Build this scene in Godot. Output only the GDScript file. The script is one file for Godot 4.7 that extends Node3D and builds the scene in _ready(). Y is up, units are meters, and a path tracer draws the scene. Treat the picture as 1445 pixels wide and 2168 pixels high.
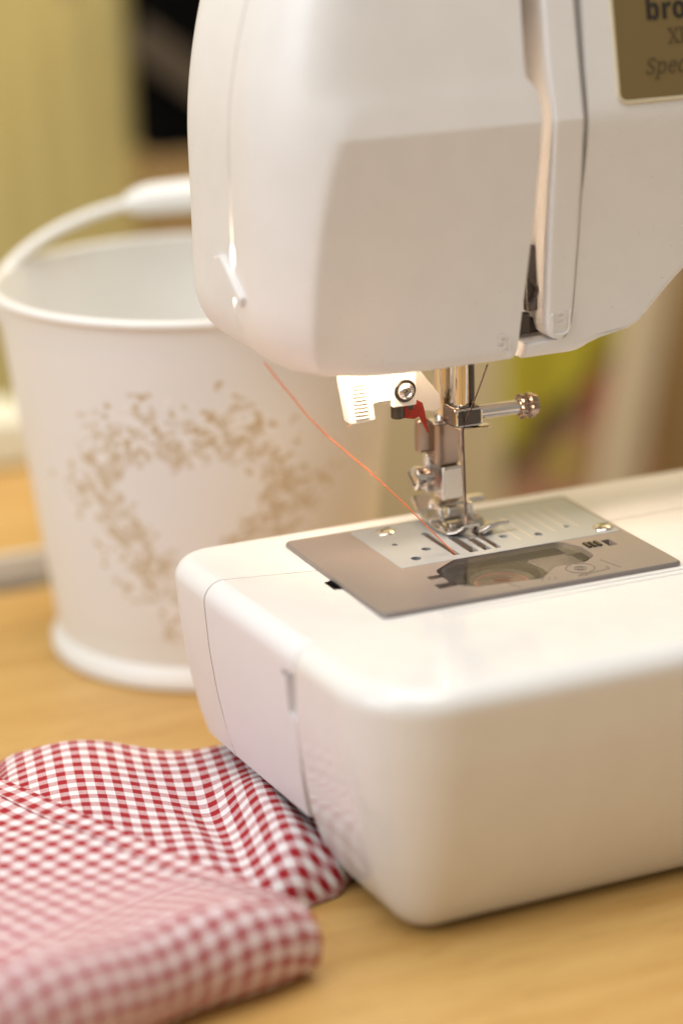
extends Node3D
# A sewing machine close-up. All numbers in the builders are millimetres; meshes are written in metres.
# World: x along the machine to the right, y up from the table, z towards the machine's front.

const MM := 0.001
var mats := {}
var origin_of := {}
var rng := RandomNumberGenerator.new()

# ---------------------------------------------------------------- mesh builder
class MB:
	var v := PackedVector3Array()
	var uv := PackedVector2Array()
	var ix := PackedInt32Array()

	func add(pv: PackedVector3Array, pi: PackedInt32Array, toward = null, puv := PackedVector2Array()) -> void:
		var acc := 0.0
		if toward == null:
			var c := Vector3.ZERO
			for p in pv: c += p
			c /= pv.size()
			for k in range(0, pi.size(), 3):
				acc += (pv[pi[k]] - c).dot((pv[pi[k + 1]] - c).cross(pv[pi[k + 2]] - c))
		else:
			for k in range(0, pi.size(), 3):
				acc += (pv[pi[k + 1]] - pv[pi[k]]).cross(pv[pi[k + 2]] - pv[pi[k]]).dot(toward)
		var base := v.size()
		v.append_array(pv)
		if puv.size() == pv.size():
			uv.append_array(puv)
		else:
			for p in pv: uv.append(Vector2(p.x, p.z) * 0.01)
		for k in range(0, pi.size(), 3):
			ix.append(base + pi[k])
			if acc >= 0.0:
				ix.append(base + pi[k + 1]); ix.append(base + pi[k + 2])
			else:
				ix.append(base + pi[k + 2]); ix.append(base + pi[k + 1])

	# rows of points; closed_u joins the end of each row to its start
	func grid(rows: Array, toward = null, closed_u := false, uvs: Array = []) -> void:
		var n: int = rows[0].size()
		var pv := PackedVector3Array()
		var puv := PackedVector2Array()
		var pi := PackedInt32Array()
		for j in rows.size():
			pv.append_array(rows[j])
			if uvs.size(): puv.append_array(uvs[j])
		for j in rows.size() - 1:
			for i in (n if closed_u else n - 1):
				var a := j * n + i
				var b := j * n + (i + 1) % n
				pi.append_array(PackedInt32Array([a, b, b + n, a, b + n, a + n]))
		add(pv, pi, toward, puv)

	func cap(poly: PackedVector3Array, flat: PackedVector2Array, toward: Vector3) -> void:
		var t := Geometry2D.triangulate_polygon(flat)
		if t.size(): add(poly, t, toward)

	func tube(pts: PackedVector3Array, r, seg := 10, closed := false) -> void:
		var rows := []
		var n := pts.size()
		var up := Vector3.ZERO
		for k in n:
			var t: Vector3
			if closed: t = (pts[(k + 1) % n] - pts[(k - 1 + n) % n]).normalized()
			else: t = (pts[mini(k + 1, n - 1)] - pts[maxi(k - 1, 0)]).normalized()
			if up == Vector3.ZERO:
				up = Vector3.UP if absf(t.y) < 0.9 else Vector3.RIGHT
			var a := t.cross(up).normalized()
			up = a.cross(t).normalized()
			var rad: float = r[k] if r is Array or r is PackedFloat32Array else r
			var row := PackedVector3Array()
			for s in seg:
				var w := TAU * s / seg
				row.append(pts[k] + (a * cos(w) + up * sin(w)) * rad)
			rows.append(row)
		if closed:
			rows.append(rows[0])
		else:
			var e0 := PackedVector3Array(); var e1 := PackedVector3Array()
			for s in seg:
				e0.append(pts[0]); e1.append(pts[n - 1])
			rows.push_front(e0); rows.append(e1)
		grid(rows, null, true)

	# profile of (radius, height) along axis from o
	func lathe(prof: Array, o: Vector3, axis := Vector3.UP, seg := 32, lobes := 0, lobe_depth := 0.0) -> void:
		var z := axis.normalized()
		var x := z.cross(Vector3.RIGHT if absf(z.x) < 0.8 else Vector3.FORWARD).normalized()
		var y := z.cross(x)
		var rows := []
		for p in prof:
			var row := PackedVector3Array()
			for s in seg:
				var w := TAU * s / seg
				var rr: float = p.x
				if lobes > 0: rr *= 1.0 - lobe_depth * pow(0.5 + 0.5 * cos(w * lobes), 3.0)
				row.append(o + z * p.y + (x * cos(w) + y * sin(w)) * rr)
			rows.append(row)
		grid(rows, null, true)

	func cyl(a: Vector3, b: Vector3, r0: float, r1 := -1.0, seg := 24, bev := 0.3) -> void:
		if r1 < 0.0: r1 = r0
		var h := a.distance_to(b)
		bev = minf(bev, minf(h * 0.3, minf(r0, r1) * 0.5))
		lathe([Vector2(0, 0), Vector2(r0 - bev, 0), Vector2(r0, bev), Vector2(r1, h - bev), Vector2(r1 - bev, h), Vector2(0, h)], a, b - a, seg)

	func sphere(c: Vector3, r: float, seg := 16) -> void:
		var prof := []
		for k in seg / 2 + 1:
			var w := PI * k / (seg / 2)
			prof.append(Vector2(sin(w) * r, -cos(w) * r))
		lathe(prof, c, Vector3.UP, seg)

	func rbox(c: Vector3, s: Vector3, r: float, seg := 2, b := Basis()) -> void:
		r = minf(r, minf(s.x, minf(s.y, s.z)) * 0.499)
		var inner := s * 0.5 - Vector3.ONE * r
		for f in 6:
			var ax := f / 2
			var sg := 1.0 if f % 2 else -1.0
			var rows := []
			var cs := []
			for k in seg + 1: cs.append(Vector2(-1, tan(PI / 4 * (1.0 - float(k) / seg)) * -1.0))
			for k in seg + 1: cs.append(Vector2(1, tan(PI / 4 * (float(k) / seg))))
			for q in cs:
				var row := PackedVector3Array()
				for p in cs:
					var u := Vector3.ZERO
					var d := Vector3.ZERO
					var a1 := (ax + 1) % 3
					var a2 := (ax + 2) % 3
					u[ax] = sg * inner[ax]; u[a1] = p.x * inner[a1]; u[a2] = q.x * inner[a2]
					d[ax] = sg; d[a1] = p.y; d[a2] = q.y
					row.append(c + b * (u + d.normalized() * r))
				rows.append(row)
			var t := Vector3.ZERO
			t[ax] = sg
			grid(rows, b * t)

	# closed polygon in the plane of t (x, y), pushed along t's z by depth, bevelled
	func prism(poly: PackedVector2Array, t: Transform3D, depth: float, bev := 0.2) -> void:
		if Geometry2D.is_polygon_clockwise(poly): poly.reverse()
		var n := poly.size()
		var off := PackedVector2Array()
		for k in n:
			var a := (poly[k] - poly[(k - 1 + n) % n]).normalized()
			var c := (poly[(k + 1) % n] - poly[k]).normalized()
			var na := Vector2(-a.y, a.x); var nc := Vector2(-c.y, c.x)
			var m := (na + nc)
			if m.length() < 0.05: m = na
			m = m.normalized()
			off.append(poly[k] + m * bev / maxf(0.5, m.dot(na)))
		var rows := []
		for q in [[off, 0.0], [poly, bev], [poly, depth - bev], [off, depth]]:
			var row := PackedVector3Array()
			for p in q[0]: row.append(t * Vector3(p.x, p.y, q[1]))
			rows.append(row)
		grid(rows, null, true)
		cap(rows[0], off, -t.basis.z)
		cap(rows[3], off, t.basis.z)

	func mesh(o: Vector3, crease := 35.0) -> ArrayMesh:
		var fn := PackedVector3Array()
		var nf := ix.size() / 3
		fn.resize(nf)
		for f in nf:
			fn[f] = (v[ix[f * 3 + 1]] - v[ix[f * 3]]).cross(v[ix[f * 3 + 2]] - v[ix[f * 3]])
		var ids := {}
		var at := PackedInt32Array()
		at.resize(v.size())
		var n := 0
		for k in v.size():
			var key := Vector3i((v[k] * 500.0).round())
			if not ids.has(key):
				ids[key] = n
				n += 1
			at[k] = ids[key]
		var arr := []
		arr.resize(Mesh.ARRAY_MAX)
		if crease >= 180.0:
			var sum := PackedVector3Array()
			sum.resize(n)
			for f in nf:
				for c in 3: sum[at[ix[f * 3 + c]]] += fn[f]
			var vv := PackedVector3Array(); var nn := PackedVector3Array(); var ii := PackedInt32Array()
			for k in v.size():
				vv.append((v[k] - o) * MM)
				nn.append(sum[at[k]].normalized())
			for f in nf:
				ii.append(ix[f * 3]); ii.append(ix[f * 3 + 2]); ii.append(ix[f * 3 + 1])
			arr[Mesh.ARRAY_VERTEX] = vv; arr[Mesh.ARRAY_NORMAL] = nn; arr[Mesh.ARRAY_TEX_UV] = uv; arr[Mesh.ARRAY_INDEX] = ii
		else:
			var lists := []
			lists.resize(n)
			for k in n: lists[k] = []
			for f in nf:
				for c in 3:
					var l: Array = lists[at[ix[f * 3 + c]]]
					if not l.has(f): l.append(f)
			var lim := cos(deg_to_rad(crease))
			var fu := PackedVector3Array()
			for f in nf: fu.append(fn[f].normalized())
			var vv := PackedVector3Array(); var nn := PackedVector3Array(); var uu := PackedVector2Array()
			for f in nf:
				if fn[f].length_squared() < 1e-14: continue
				for c in [0, 2, 1]:
					var k := ix[f * 3 + c]
					var s := Vector3.ZERO
					for g in lists[at[k]]:
						if fu[g].dot(fu[f]) > lim: s += fn[g]
					vv.append((v[k] - o) * MM); nn.append(s.normalized()); uu.append(uv[k])
			arr[Mesh.ARRAY_VERTEX] = vv; arr[Mesh.ARRAY_NORMAL] = nn; arr[Mesh.ARRAY_TEX_UV] = uu
		var m := ArrayMesh.new()
		m.add_surface_from_arrays(Mesh.PRIMITIVE_TRIANGLES, arr)
		return m

# ---------------------------------------------------------------- scene helpers
func thing(called: String, label: String, category: String, at: Vector3) -> Node3D:
	var o := Node3D.new()
	o.name = called
	add_child(o)
	o.position = at * MM
	o.set_meta("label", label)
	o.set_meta("category", category)
	origin_of[o] = at
	return o

func part(mb: MB, called: String, mat: Material, parent: Node, crease := 35.0) -> MeshInstance3D:
	var o := MeshInstance3D.new()
	o.name = called
	var at: Vector3 = origin_of.get(parent, Vector3.ZERO)
	o.mesh = mb.mesh(at, crease)
	o.material_override = mat
	parent.add_child(o, true)
	origin_of[o] = at
	return o

func solo(mb: MB, called: String, mat: Material, label: String, category: String, at: Vector3, crease := 35.0) -> MeshInstance3D:
	var o := MeshInstance3D.new()
	o.name = called
	o.mesh = mb.mesh(at, crease)
	o.material_override = mat
	add_child(o)
	o.position = at * MM
	o.set_meta("label", label)
	o.set_meta("category", category)
	return o

func structure(mb: MB, called: String, mat: Material) -> MeshInstance3D:
	var o := MeshInstance3D.new()
	o.name = called
	o.mesh = mb.mesh(Vector3.ZERO, 35.0)
	o.material_override = mat
	add_child(o)
	o.set_meta("kind", "structure")
	return o

func lin(r: float, g: float, b: float) -> Color:
	return Color(r, g, b).linear_to_srgb()

func mat(called: String, c: Color, rough := 0.5, metal := 0.0) -> StandardMaterial3D:
	var m := StandardMaterial3D.new()
	m.resource_name = called
	m.albedo_color = c
	m.roughness = rough
	m.metallic = metal
	mats[called] = m
	return m

func noise_tex(freq: float, size := 512, octaves := 4, seed_ := 1, lo := 0.0, hi := 1.0) -> NoiseTexture2D:
	var n := FastNoiseLite.new()
	n.seed = seed_
	n.frequency = freq
	n.fractal_octaves = octaves
	var t := NoiseTexture2D.new()
	t.noise = n
	t.width = size
	t.height = size
	t.seamless = true
	var g := Gradient.new()
	g.set_color(0, Color(lo, lo, lo))
	g.set_color(1, Color(hi, hi, hi))
	t.color_ramp = g
	return t

# polyline of (key, value), straight between
func pick(tab: Array, k: float) -> float:
	if k <= tab[0].x: return tab[0].y
	for i in tab.size() - 1:
		if k <= tab[i + 1].x:
			return lerpf(tab[i].y, tab[i + 1].y, (k - tab[i].x) / (tab[i + 1].x - tab[i].x))
	return tab[-1].y

# open polyline with rounded corners: entries Vector3(x, z, radius)
func rounded(pts: Array, closed := false, seg := 12) -> PackedVector2Array:
	var out := PackedVector2Array()
	var n := pts.size()
	for k in n:
		var p := Vector2(pts[k].x, pts[k].y)
		var r: float = pts[k].z
		if r <= 0.0 or (not closed and (k == 0 or k == n - 1)):
			out.append(p)
			continue
		var a := (Vector2(pts[(k - 1 + n) % n].x, pts[(k - 1 + n) % n].y) - p).normalized()
		var b := (Vector2(pts[(k + 1) % n].x, pts[(k + 1) % n].y) - p).normalized()
		var half := a.angle_to(b) * 0.5
		var t := r / absf(tan(half))
		var c := p + (a + b).normalized() * r / absf(sin(half))
		var s := p + a * t - c
		var e := p + b * t - c
		var turn := s.angle_to(e)
		for i in seg + 1:
			out.append(c + s.rotated(turn * i / seg))
	return out

# evenly readable outline: position and outward normal at arc length s
class Outline:
	var p: PackedVector2Array
	var l := PackedFloat32Array()
	var side := 1.0
	func _init(pts: PackedVector2Array, side_: float) -> void:
		p = pts
		side = side_
		l.append(0.0)
		for k in range(1, p.size()): l.append(l[k - 1] + p[k].distance_to(p[k - 1]))
	func total() -> float:
		return l[l.size() - 1]
	func at(s: float) -> Array:
		s = clampf(s, 0.0, total())
		var k := clampi(l.bsearch(s), 1, l.size() - 1)
		var f := (s - l[k - 1]) / maxf(1e-6, l[k] - l[k - 1])
		var d := (p[k] - p[k - 1]).normalized()
		var d0 := d if k < 2 else (p[k - 1] - p[k - 2]).normalized()
		var d1 := d if k > p.size() - 2 else (p[k + 1] - p[k]).normalized()
		var t := (d0 + d).normalized().lerp((d + d1).normalized(), f).normalized()
		return [p[k - 1].lerp(p[k], f), Vector2(t.y, -t.x) * side]

# ---------------------------------------------------------------- materials
func make_materials() -> void:
	var smudge := noise_tex(0.006, 512, 5, 3, 0.82, 1.0)
	var p := mat("white_plastic", lin(0.78, 0.76, 0.75), 0.36)
	p.roughness_texture = smudge
	p.roughness = 0.4
	p.albedo_texture = speck_texture()
	p.uv1_triplanar = true
	p.uv1_scale = Vector3(9, 9, 9)
	var g := mat("glossy_plastic", lin(0.78, 0.76, 0.74), 0.13)
	g.roughness_texture = smudge
	g.albedo_texture = p.albedo_texture
	g.uv1_triplanar = true
	g.uv1_scale = Vector3(9, 9, 9)
	var th := mat("thin_plastic", lin(0.78, 0.76, 0.75), 0.4)
	th.roughness_texture = smudge
	th.albedo_texture = p.albedo_texture
	th.uv1_triplanar = true
	th.uv1_scale = Vector3(9, 9, 9)
	th.backlight_enabled = true
	th.backlight = lin(0.003, 0.0017, 0.0012)
	mat("satin_plastic", lin(0.76, 0.74, 0.75), 0.42)
	mat("ivory_plastic", lin(0.78, 0.73, 0.66), 0.35)
	mat("chrome", lin(0.72, 0.68, 0.64), 0.07, 1.0)
	mat("steel_lamp_tint", lin(0.40, 0.30, 0.235), 0.2, 1.0)  # copper tint in the colour stands in for lamp-lit orange reflections
	mat("dark_chrome", lin(0.24, 0.19, 0.16), 0.12, 1.0)
	mat("dark_steel", lin(0.10, 0.09, 0.085), 0.3, 1.0)
	mat("cast_metal", lin(0.16, 0.15, 0.145), 0.45, 0.7)
	mat("black_rubber", lin(0.02, 0.018, 0.017), 0.7)
	mat("hook_red", lin(0.32, 0.03, 0.02), 0.25, 0.4)
	var gp := mat("grey_plate", lin(0.25, 0.215, 0.20), 0.33, 0.25)
	gp.roughness_texture = noise_tex(0.02, 256, 3, 9, 0.8, 1.0)
	gp.uv1_triplanar = true
	gp.uv1_scale = Vector3(12, 12, 12)
	mat("needle_plate", lin(0.40, 0.43, 0.475), 0.34, 0.5)
	mat("engraved_and_slot_shade", lin(0.09, 0.075, 0.07), 0.6)  # also paints the shade inside the screw slots
	mat("guide_engraved", lin(0.75, 0.66, 0.58), 0.4, 0.5)
	var cl := mat("smoke_clear", Color(0.25, 0.22, 0.20, 0.14), 0.05)
	cl.transparency = BaseMaterial3D.TRANSPARENCY_ALPHA
	cl.metallic_specular = 0.36
	mat("bobbin_white", Color(0.45, 0.42, 0.40, 0.25), 0.08).transparency = BaseMaterial3D.TRANSPARENCY_ALPHA
	mat("thread_red", lin(0.55, 0.03, 0.02), 0.8)
	var ot := mat("thread_orange", lin(0.86, 0.22, 0.08), 0.75)
	ot.rim_enabled = true
	ot.rim = 0.5
	mat("thread_dark", lin(0.03, 0.012, 0.01), 0.7)
	mat("gold_label", lin(0.225, 0.16, 0.062), 0.42, 0.4)
	mat("label_rim", lin(0.62, 0.54, 0.38), 0.4)
	mat("ink", lin(0.02, 0.014, 0.009), 0.5)
	mat("ink_thin", lin(0.085, 0.055, 0.02), 0.5)
	mat("bucket_white", lin(0.80, 0.79, 0.77), 0.42)
	mat("wall_paint", lin(0.78, 0.68, 0.44), 0.8)
	mat("black_cloth", lin(0.003, 0.003, 0.003), 1.0).metallic_specular = 0.15
	mat("brown_bar", lin(0.085, 0.062, 0.04), 0.7)
	mat("cream_wood", lin(0.66, 0.52, 0.33), 0.5)
	mat("tan_wood", lin(0.40, 0.25, 0.10), 0.5)
	mat("cream_card", lin(0.78, 0.76, 0.62), 0.6)
	mat("white_edge", lin(0.72, 0.70, 0.66), 0.5)
	var b := mat("bulb_glow", lin(1.0, 0.8, 0.6), 0.4)
	b.emission_enabled = true
	b.emission = lin(1.0, 0.70, 0.42)
	b.emission_energy_multiplier = 6.0
	var wood := mat("beech", Color.WHITE, 0.42)
	wood.albedo_texture = wood_texture()
	wood.uv1_triplanar = true
	wood.uv1_world_triplanar = true
	wood.uv1_scale = Vector3(2.6, 2.6, 2.6)
	var gh := mat("gingham", Color.WHITE, 0.85)
	gh.albedo_texture = gingham_texture()
	var pr := mat("heart_print", Color.WHITE, 0.42)
	pr.albedo_texture = heart_texture()
	pr.texture_repeat = false
	var yc := mat("yellow_print", Color.WHITE, 0.9)
	yc.albedo_texture = curtain_texture()
	yc.texture_repeat = false
	var fl := mat("floral_print", Color.WHITE, 0.9)
	fl.albedo_texture = floral_texture()
	fl.texture_repeat = false

func srgb8(c: Color) -> Array:
	var s := c.linear_to_srgb()
	return [int(clampf(s.r, 0, 1) * 255), int(clampf(s.g, 0, 1) * 255), int(clampf(s.b, 0, 1) * 255)]

func image_from(w: int, h: int, f: Callable) -> ImageTexture:
	var d := PackedByteArray()
	d.resize(w * h * 3)
	var k := 0
	for y in h:
		for x in w:
			var c: Color = f.call(x, y)
			d[k] = int(clampf(c.r, 0, 1) * 255); d[k + 1] = int(clampf(c.g, 0, 1) * 255); d[k + 2] = int(clampf(c.b, 0, 1) * 255)
			k += 3
	return ImageTexture.create_from_image(Image.create_from_data(w, h, false, Image.FORMAT_RGB8, d))

func wood_texture() -> ImageTexture:
	var a := FastNoiseLite.new(); a.seed = 5; a.frequency = 0.01; a.fractal_octaves = 4
	var f := FastNoiseLite.new(); f.seed = 8; f.frequency = 0.05; f.fractal_octaves = 3
	var s := 768
	var wrap_n := func(n: FastNoiseLite, x: float, y: float, sx: float, sy: float) -> float:
		# the grain repeats without a seam: blend the two ends
		var u := x / s
		var w := y / s
		var n00 := n.get_noise_2d(x * sx, y * sy)
		var n10 := n.get_noise_2d((x - s) * sx, y * sy)
		var n01 := n.get_noise_2d(x * sx, (y - s) * sy)
		return lerpf(lerpf(n00, n10, smoothstep(0.8, 1.0, u)), n01, smoothstep(0.8, 1.0, w))
	return image_from(s, s, func(x: int, y: int) -> Color:
		var band: float = wrap_n.call(a, x, y, 0.25, 3.2)
		var fleck: float = wrap_n.call(f, x, y, 0.35, 9.0)
		var c := Color(0.60, 0.375, 0.13).lerp(Color(0.52, 0.30, 0.088), clampf(0.5 + band * 1.1, 0, 1))
		c = c.lerp(Color(0.36, 0.17, 0.045), clampf((fleck - 0.22) * 1.6, 0, 0.6))
		return c.linear_to_srgb())

func speck_texture() -> ImageTexture:
	# a white moulding with the odd speck of dust and a faint unevenness of tone
	rng.seed = 41
	var n := FastNoiseLite.new(); n.seed = 12; n.frequency = 0.012; n.fractal_octaves = 4
	var im := Image.create(512, 512, false, Image.FORMAT_RGB8)
	for y in 512:
		for x in 512:
			var k := 0.985 + 0.012 * n.get_noise_2d(x, y)
			im.set_pixel(x, y, Color(k, k, k))
	for k in 70:
		var q := Vector2i(rng.randi_range(2, 509), rng.randi_range(2, 509))
		var d := rng.randf_range(0.62, 0.86)
		im.set_pixelv(q, Color(d, d, d * 0.97))
		if rng.randf() < 0.5: im.set_pixelv(q + Vector2i(1, 0), Color(d, d, d))
	return ImageTexture.create_from_image(im)

func gingham_texture() -> ImageTexture:
	var per := 96
	var n := FastNoiseLite.new(); n.seed = 2; n.frequency = 0.06
	var red := Color(0.34, 0.006, 0.015)
	var white := Color(0.79, 0.74, 0.76)
	return image_from(per * 4, per * 4, func(x: int, y: int) -> Color:
		var warp := red if x % per < per / 2 else white
		var weft := red if y % per < per / 2 else white
		var d := posmod(x + y, 6)
		var c := warp if d < 3 else weft
		if (d == 0 or d == 3): c = warp.lerp(weft, 0.5)
		var k := 1.0 + 0.10 * n.get_noise_2d(x, y * 3.0) + (0.05 if y % 4 < 2 else -0.05) * (1.0 if x % 4 < 2 else -1.0)
		return Color(c.r * k, c.g * k, c.b * k).linear_to_srgb())

func heart_r(p: Vector2) -> float:
	# signed: below 0 inside a heart about 1 wide
	var x := absf(p.x) * 1.05
	var y := p.y + 0.12
	var lobe := Vector2(x - 0.26, y - 0.20).length() - 0.30
	var tip := (x * 0.74 - (y + 0.56) * 0.60) * 0.98 if y < 0.28 else 9.0
	var tri := maxf(tip, y - 0.25)
	return minf(lobe, tri)

func heart_texture() -> ImageTexture:
	# v down the bucket's front, u across it: a heart left bare inside a wreath of small gold flowers
	rng.seed = 77
	var s := 768
	var im := Image.create(s, s, false, Image.FORMAT_RGB8)
	var base := Color(0.80, 0.79, 0.77).linear_to_srgb()
	im.fill(base)
	var dab := func(c: Vector2, along: Vector2, a: float, b: float, col: Color) -> void:
		var t := along.normalized()
		for y in range(int(c.y - a), int(c.y + a) + 1):
			for x in range(int(c.x - a), int(c.x + a) + 1):
				var d := Vector2(x, y) - c
				if x >= 0 and y >= 0 and x < s and y < s and pow(d.dot(t) / a, 2.0) + pow(d.cross(t) / b, 2.0) < 1.0:
					im.set_pixel(x, y, col)
	var done := 0
	for k in 16000:
		var p := Vector2(rng.randf_range(-1, 1), rng.randf_range(-1, 1))
		var d := heart_r(p * Vector2(1.5, 1.2) + Vector2(0, 0.02))
		if d < 0.03 or d > 0.56: continue
		if rng.randf() < smoothstep(0.08, 0.52, d) * 0.92: continue
		done += 1
		if done > 1300: break
		var tone := Color(0.53, 0.41, 0.24).lerp(Color(0.67, 0.61, 0.52), rng.randf())
		if rng.randf() < 0.30: tone = Color(0.84, 0.83, 0.81)
		var srg := tone.linear_to_srgb()
		var c := Vector2((p.x * 0.5 + 0.5) * s, (0.5 - p.y * 0.5) * s)
		var turn := rng.randf() * TAU
		var rad := rng.randf_range(3.0, 7.0)
		if rng.randf() < 0.5:
			for petal in 5: dab.call(c + Vector2.from_angle(turn + petal * TAU / 5.0) * rad * 0.8, Vector2.from_angle(turn + petal * TAU / 5.0), rad * 0.75, rad * 0.5, srg)
		else:
			var at := c      # a curling stem with leaves
			var go := turn
			for step in 9:
				at += Vector2.from_angle(go) * 4.0
				go += rng.randf_range(-0.1, 0.55)
				dab.call(at, Vector2.from_angle(go), 2.8, 1.5, srg)
				if step % 3 == 2: dab.call(at + Vector2.from_angle(go + 1.2) * 6.0, Vector2.from_angle(go + 1.2), 6.0, 2.8, srg)
	return ImageTexture.create_from_image(im)

func curtain_texture() -> ImageTexture:
	var n := FastNoiseLite.new(); n.seed = 21; n.frequency = 0.02; n.fractal_octaves = 3
	var blots := [[0.03, 0.36, 0.07, 0.10], [0.40, 0.50, 0.055, 0.34], [0.44, 0.82, 0.09, 0.08], [0.72, 0.30, 0.05, 0.10], [0.60, 0.05, 0.08, 0.05], [0.20, 0.06, 0.10, 0.04], [0.86, 0.66, 0.06, 0.1]]
	return image_from(256, 256, func(x: int, y: int) -> Color:
		var p := Vector2(x, y) / 256.0
		var k := 0.0
		for b in blots:
			var q := Vector2((p.x - b[0]) / b[2], (p.y - b[1]) / b[3])
			if q.length() + n.get_noise_2d(x * 2.0, y * 2.0) * 0.5 < 1.0: k = maxf(k, b[4] if b.size() > 4 else 0.75)
		return Color(0.62, 0.50, 0.19).lerp(Color(0.27, 0.22, 0.15), k).linear_to_srgb())

func floral_texture() -> ImageTexture:
	var n := FastNoiseLite.new(); n.seed = 31; n.frequency = 0.025; n.fractal_octaves = 3
	return image_from(256, 256, func(x: int, y: int) -> Color:
		var p := Vector2(x, y) / 256.0
		var wob := n.get_noise_2d(x, y) * 0.09
		var c := Color(0.50, 0.42, 0.03)
		var d := p.y - (0.80 - 0.60 * p.x) + wob        # along the diagonal stem
		if absf(d + 0.0) < 0.085: c = Color(0.13, 0.075, 0.03)
		if d > 0.09: c = Color(0.50, 0.27, 0.15)
		if Vector2((p.x - 0.72) / 0.16, (p.y - 0.50) / 0.12).length() + wob * 4.0 < 1.0: c = Color(0.50, 0.15, 0.10)
		if Vector2((p.x - 0.42) / 0.10, (p.y - 0.78) / 0.07).length() + wob * 4.0 < 1.0: c = Color(0.42, 0.36, 0.04)
		return c.linear_to_srgb())

# ---------------------------------------------------------------- camera, light
const F := 5100.0
const PITCH := 18.0
const YAW := 23.3
const ROLL := -1.6
var eye := Vector3(-338.484, 335.373, 682.054)
var fw: Vector3
var rt: Vector3
var up: Vector3

func aim() -> void:
	var p := deg_to_rad(PITCH); var y := deg_to_rad(YAW); var r := deg_to_rad(ROLL)
	fw = Vector3(sin(y) * cos(p), -sin(p), -cos(y) * cos(p))
	var r0 := Vector3(cos(y), 0, sin(y))
	var u0 := r0.cross(fw)
	rt = r0 * cos(r) + u0 * sin(r)
	up = u0 * cos(r) - r0 * sin(r)

# where the photograph's pixel meets the plane axis = val (millimetres)
func px(x: float, y: float, axis: int, val: float) -> Vector3:
	var d := fw + rt * (x - 722.5) / F - up * (y - 1084.0) / F
	return eye + d * (val - eye[axis]) / d[axis]

func area_light(called: String, at: Vector3, to: Vector3, size: Vector2, c: Color, e: float) -> void:
	var l := AreaLight3D.new()
	l.name = called
	l.area_size = size
	l.light_color = c
	l.light_energy = e
	l.area_range = 12.0
	l.area_attenuation = 2.0
	l.shadow_enabled = true
	add_child(l)
	l.look_at_from_position(at, to)

func set_view() -> void:
	aim()
	var cam := Camera3D.new()
	cam.name = "camera"
	add_child(cam)
	cam.transform = Transform3D(Basis(rt, up, -fw), eye * MM)
	var at := CameraAttributesPhysical.new()
	at.frustum_focal_length = 56.46
	at.frustum_near = 0.02
	at.frustum_far = 40.0
	at.frustum_focus_distance = 0.767
	at.exposure_aperture = 1.95
	cam.attributes = at
	cam.fov = rad_to_deg(2.0 * atan(1084.0 / F))
	cam.near = 0.02
	cam.far = 40.0
	cam.current = true
	var env := Environment.new()
	env.background_mode = Environment.BG_COLOR
	env.background_color = lin(0.38, 0.35, 0.30)
	env.tonemap_mode = Environment.TONE_MAPPER_LINEAR
	env.tonemap_exposure = 0.96
	env.sdfgi_enabled = true
	env.ssao_enabled = true
	env.ssil_enabled = true
	var we := WorldEnvironment.new()
	we.name = "environment"
	we.environment = env
	add_child(we)
	area_light("window_light", Vector3(-1.3, 0.85, 0.25), Vector3(-0.08, 0.12, 0.0), Vector2(1.0, 1.0), lin(0.86, 0.93, 1.0), 1.2)
	area_light("ceiling_light", Vector3(-0.15, 1.45, 0.12), Vector3(-0.05, 0.05, 0.0), Vector2(1.1, 1.1), lin(0.99, 0.97, 0.93), 1.85)
	area_light("room_lamp_light", Vector3(0.95, 1.1, -0.5), Vector3(0.2, 0.05, -0.45), Vector2(0.5, 0.5), lin(1.0, 0.80, 0.50), 1.0)

# ---------------------------------------------------------------- base of the machine
const BED := 82.0
var inset_tab := [Vector2(0, 22), Vector2(1, 20), Vector2(4, 16.5), Vector2(10, 13), Vector2(20, 9), Vector2(30, 6), Vector2(45, 3), Vector2(60, 1), Vector2(75, 0)]

func wall_inset(y: float) -> float:
	return (pick(inset_tab, y) + pick(inset_tab, maxf(0, y - 2.5)) + pick(inset_tab, y + 2.5)) / 3.0

# y levels: walls up to the fillet, then the fillet: [y, extra inset]
func levels(yb: float, fil: float, n := 22) -> Array:
	var out := []
	for k in n + 1:
		out.append([lerpf(yb, BED - fil, pow(float(k) / n, 1.15)), 0.0])
	for k in range(1, 9):
		var a := PI / 2 * k / 8
		out.append([BED - fil + fil * sin(a), fil * (1.0 - cos(a))])
	return out

func wall_point(o: Outline, s: float, y: float, extra: float) -> Vector3:
	var q = o.at(s)
	var p: Vector2 = q[0] - q[1] * (wall_inset(y) + extra)
	return Vector3(p.x, y, p.y)

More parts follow.
